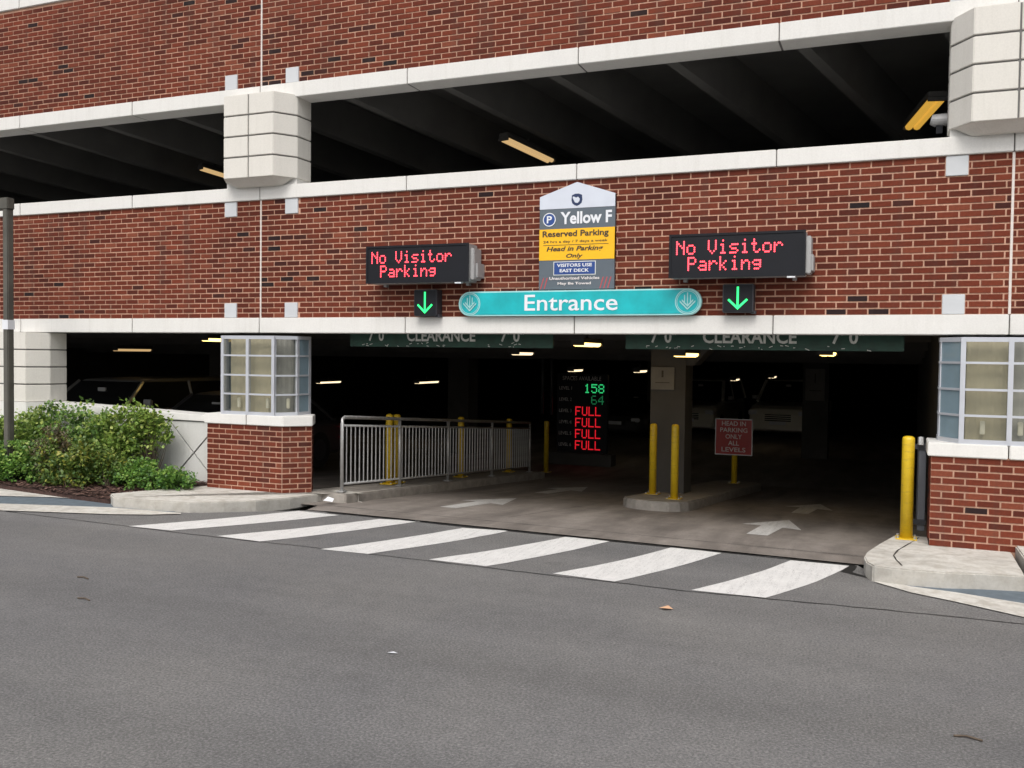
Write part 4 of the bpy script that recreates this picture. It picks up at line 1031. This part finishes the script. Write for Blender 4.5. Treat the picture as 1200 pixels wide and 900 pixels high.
# ------------------------------------------------------------------ parked cars (local: nose towards -y)
def loft(m, secs):
    """secs: list of rings (same count)"""
    n = len(secs[0]); base = len(m.v); vs = [p for s in secs for p in s]; fs = []
    for i in range(len(secs)-1):
        for k_ in range(n): fs.append((i*n+k_, i*n+(k_+1) % n, (i+1)*n+(k_+1) % n, (i+1)*n+k_))
    fs += [tuple(range(n-1, -1, -1)), tuple(range((len(secs)-1)*n, len(secs)*n))]
    m.add(vs, fs)
def car(loc, rz, kind, color, label):
    pr = .06 if kind in ('suv', 'pickup') else .035
    P_ = {'van': dict(L=4.9, W=1.95, H=1.64, hood=(.0, .95), belt=1.14, ws=(.85, 1.45), roof_end=4.75, rear=4.88, hz=.98),
          'sedan': dict(L=4.6, W=1.8, H=1.45, hood=(0, 1.2), belt=.92, ws=(1.15, 1.95), roof_end=3.3, rear=4.05, hz=.85),
          'suv': dict(L=4.8, W=1.95, H=1.85, hood=(0, 1.3), belt=1.15, ws=(1.25, 1.95), roof_end=4.55, rear=4.75, hz=1.08),
          'pickup': dict(L=5.6, W=2.0, H=1.9, hood=(0, 1.45), belt=1.2, ws=(1.4, 2.1), roof_end=3.5, rear=3.75, hz=1.15)}[kind]
    t_ = thing('parked_car', loc, label, 'car', 'cars parked inside the garage', rz)
    L, W, H_, belt, hz = P_['L'], P_['W']/2, P_['H'], P_['belt'], P_['hz']
    def ring(y, w_, z0, z1, r=.08): return [(-w_+r, y, z0), (w_-r, y, z0), (w_, y, z0+r), (w_, y, z1-r*1.5), (w_-r*1.3, y, z1), (-w_+r*1.3, y, z1), (-w_, y, z1-r*1.5), (-w_, y, z0+r)]
    m = MB(); ye = P_['ws'][0]
    loft(m, [ring(.0, W*.82, .32, hz*.70), ring(.06, W*.93, .26, hz*.84), ring(.35, W*.985, .2, hz*.93), ring(ye, W, .2, hz), ring(ye+.5, W, .2, belt), ring(P_['rear']-.3, W, .2, belt),
             ring(L-.3, W*.985, .22, belt*.97), ring(L-.05, W*.93, .28, belt*.9), ring(L, W*.86, .36, belt*.78)])
    m.build('body', color, t_, local=True, bevel=.02)
    # greenhouse
    wy0, wy1 = P_['ws']; re, rr = P_['roof_end'], P_['rear']; tw = W*.80; bw = W*.95
    B4 = [(-bw, wy0, belt-.03), (bw, wy0, belt-.03), (bw, rr, belt-.03), (-bw, rr, belt-.03)]; T4 = [(-tw, wy1, H_-.05), (tw, wy1, H_-.05), (tw, re, H_-.06), (-tw, re, H_-.06)]
    MB().add(B4+T4, [(0, 1, 5, 4), (1, 2, 6, 5), (2, 3, 7, 6), (3, 0, 4, 7)]).build('cabin_glass', M['carglass'], t_, local=True)
    rf = MB(); loft(rf, [[(-tw-.01, wy1-.02, H_-.07), (tw+.01, wy1-.02, H_-.07), (tw-.1, wy1+.05, H_-.02), (-tw+.1, wy1+.05, H_-.02)],
                         [(-tw-.02, wy1+.5, H_-.07), (tw+.02, wy1+.5, H_-.07), (tw-.1, wy1+.5, H_), (-tw+.1, wy1+.5, H_)],
                         [(-tw-.02, re-.3, H_-.07), (tw+.02, re-.3, H_-.07), (tw-.1, re-.3, H_), (-tw+.1, re-.3, H_)],
                         [(-tw-.01, re+.02, H_-.08), (tw+.01, re+.02, H_-.08), (tw-.1, re-.04, H_-.03), (-tw+.1, re-.04, H_-.03)]])
    rf.build('roof', color, t_, local=True, bevel=.015)
    for s in (-1, 1):
        ym = wy1+(re-wy1)*.36
        for pa, pb_, rd_ in (((s*bw, wy0, belt-.03), (s*tw, wy1, H_-.05), pr), ((s*bw, rr, belt-.03), (s*tw, re, H_-.06), pr), ((s*bw, ym, belt-.03), (s*tw, ym, H_-.05), .03)):
            MB().tube([pa, pb_], rd_, 6).build('pillar', color, t_, local=True)
        mm = MB(); loft(mm, [[(s*(W+.02), wy0+.38, belt+.0), (s*(W+.22), wy0+.36, belt+.02), (s*(W+.23), wy0+.36, belt+.15), (s*(W+.03), wy0+.38, belt+.15)], [(s*(W+.02), wy0+.48, belt+.02), (s*(W+.18), wy0+.46, belt+.04), (s*(W+.19), wy0+.46, belt+.13), (s*(W+.03), wy0+.48, belt+.13)]])
        mm.build('mirror', M['greybox'], t_, local=True, bevel=.01)
        MB().box(s*W*.80-.16, s*W*.80+.12, -.005, .12, hz*.66, hz*.80).build('headlight', M['signwhite'], t_, local=True, bevel=.02)
        for yw in (.95, L-1.05):
            wh = MB().tube([(s*(W-.22), yw, .34), (s*(W+.005), yw, .34)], .34, 20).build('wheel', M['tyre'], t_, local=True)
            MB().tube([(s*(W-.02), yw, .34), (s*(W+.015), yw, .34)],   .2, 14).build('rim', M['darkgrey'], wh, local=True)
    for q in range(4): MB().box(-W*.42, W*.42, -.014, .05, hz*(.50+.055*q), hz*(.53+.055*q)).build('grille_bar', M['black'], t_, local=True)
    MB().box(-.26, .26, -.055, -.035, .46, .57).build('licence_plate', M['signwhite'], t_, local=True)
    MB().box(-W*.9, W*.9, -.04, .1, .30, .44).build('bumper', color, t_, local=True, bevel=.02)
    MB().box(-.09, .09, wy1-.22, wy1-.19, H_-.24, H_-.16).build('rear_view_mirror', M['greybox'], t_, local=True)
    return t_
cdark = paintcar('car_paint_charcoal', (.22, .22, .22)); cwhite = paintcar('car_paint_white', (.80, .77, .68)); cwhite.node_tree.nodes['Principled BSDF'].inputs['Metallic'].default_value = 0; cblack = paintcar('car_paint_black', (.06, .06, .065)); csilver = paintcar('car_paint_silver', (.3, .3, .3))
car((-5.8, 1.6, -.28), math.radians(0), 'van', cdark, 'dark minivan parked nose out behind the low white wall, its windshield showing')
car((-3.1, 1.05, -.28), math.radians(0), 'sedan', cblack, 'black sedan parked next to the minivan, half hidden by the left glazed bay')
car((onY(917, 470, 22.5).x, 21.2, -.75), math.radians(-4), 'pickup', cwhite, 'white pickup parked facing out behind the red sign')
car((onY(917, 470, 22.5).x-3.0, 21.2, -.75), math.radians(-4), 'suv', cwhite, 'white sport utility vehicle half hidden by the island column')
car((onY(735, 470, 20).x, 18.5, -.75), math.radians(-8), 'sedan', cblack, 'dark car deep in the garage between the counting board and the column')

# ------------------------------------------------------------------ small litter on the road
lf = onP(780, 714, .0); m = MB(); m.add([(lf.x-.05, lf.y-.01, .008), (lf.x, lf.y-.045, .02), (lf.x+.06, lf.y, .008), (lf.x+.01, lf.y+.04, .022)], [(0, 1, 2, 3)], .9)
tag(m.build('fallen_leaf', plain('dry_leaf', (.55, .33, .20), .7), None), 'single dry tan leaf lying on the road below the rightmost crosswalk stripes', 'leaf')
lf = onP(460, 766, .0); m = MB(); m.add([(lf.x-.035, lf.y-.01, .006), (lf.x, lf.y-.02, .012), (lf.x+.04, lf.y, .008), (lf.x, lf.y+.015, .01)], [(0, 1, 2, 3)], .9)
tag(m.build('paper_scrap', M['signwhite'], None), 'tiny pale paper scrap lying on the road in the foreground', 'litter')
for i, (u, v, lb) in enumerate(((97, 678, 'small dark twig on the road at the left, upper one'), (98, 703, 'small dark twig on the road at the left, lower one'), (1133, 866, 'small dark twig on the road near the bottom right corner'))):
    p = onP(u, v, 0); tag(MB().tube([(p.x-.06, p.y, .008), (p.x, p.y+.01, .012), (p.x+.07, p.y-.01, .008)], .006, 5).build('twig', M['bark'], None), lb, 'twig')
p = onP(386, 589, 0.0)
tag(MB().add([(p.x-.06, p.y-.05, .03), (p.x+.07, p.y-.04, .02), (p.x+.05, p.y+.03, .05), (p.x-.04, p.y+.03, .07)], [(0, 1, 2, 3)]).build('crumpled_paper', M['signwhite'], None), 'crumpled white paper against the kerb below the railing', 'litter')
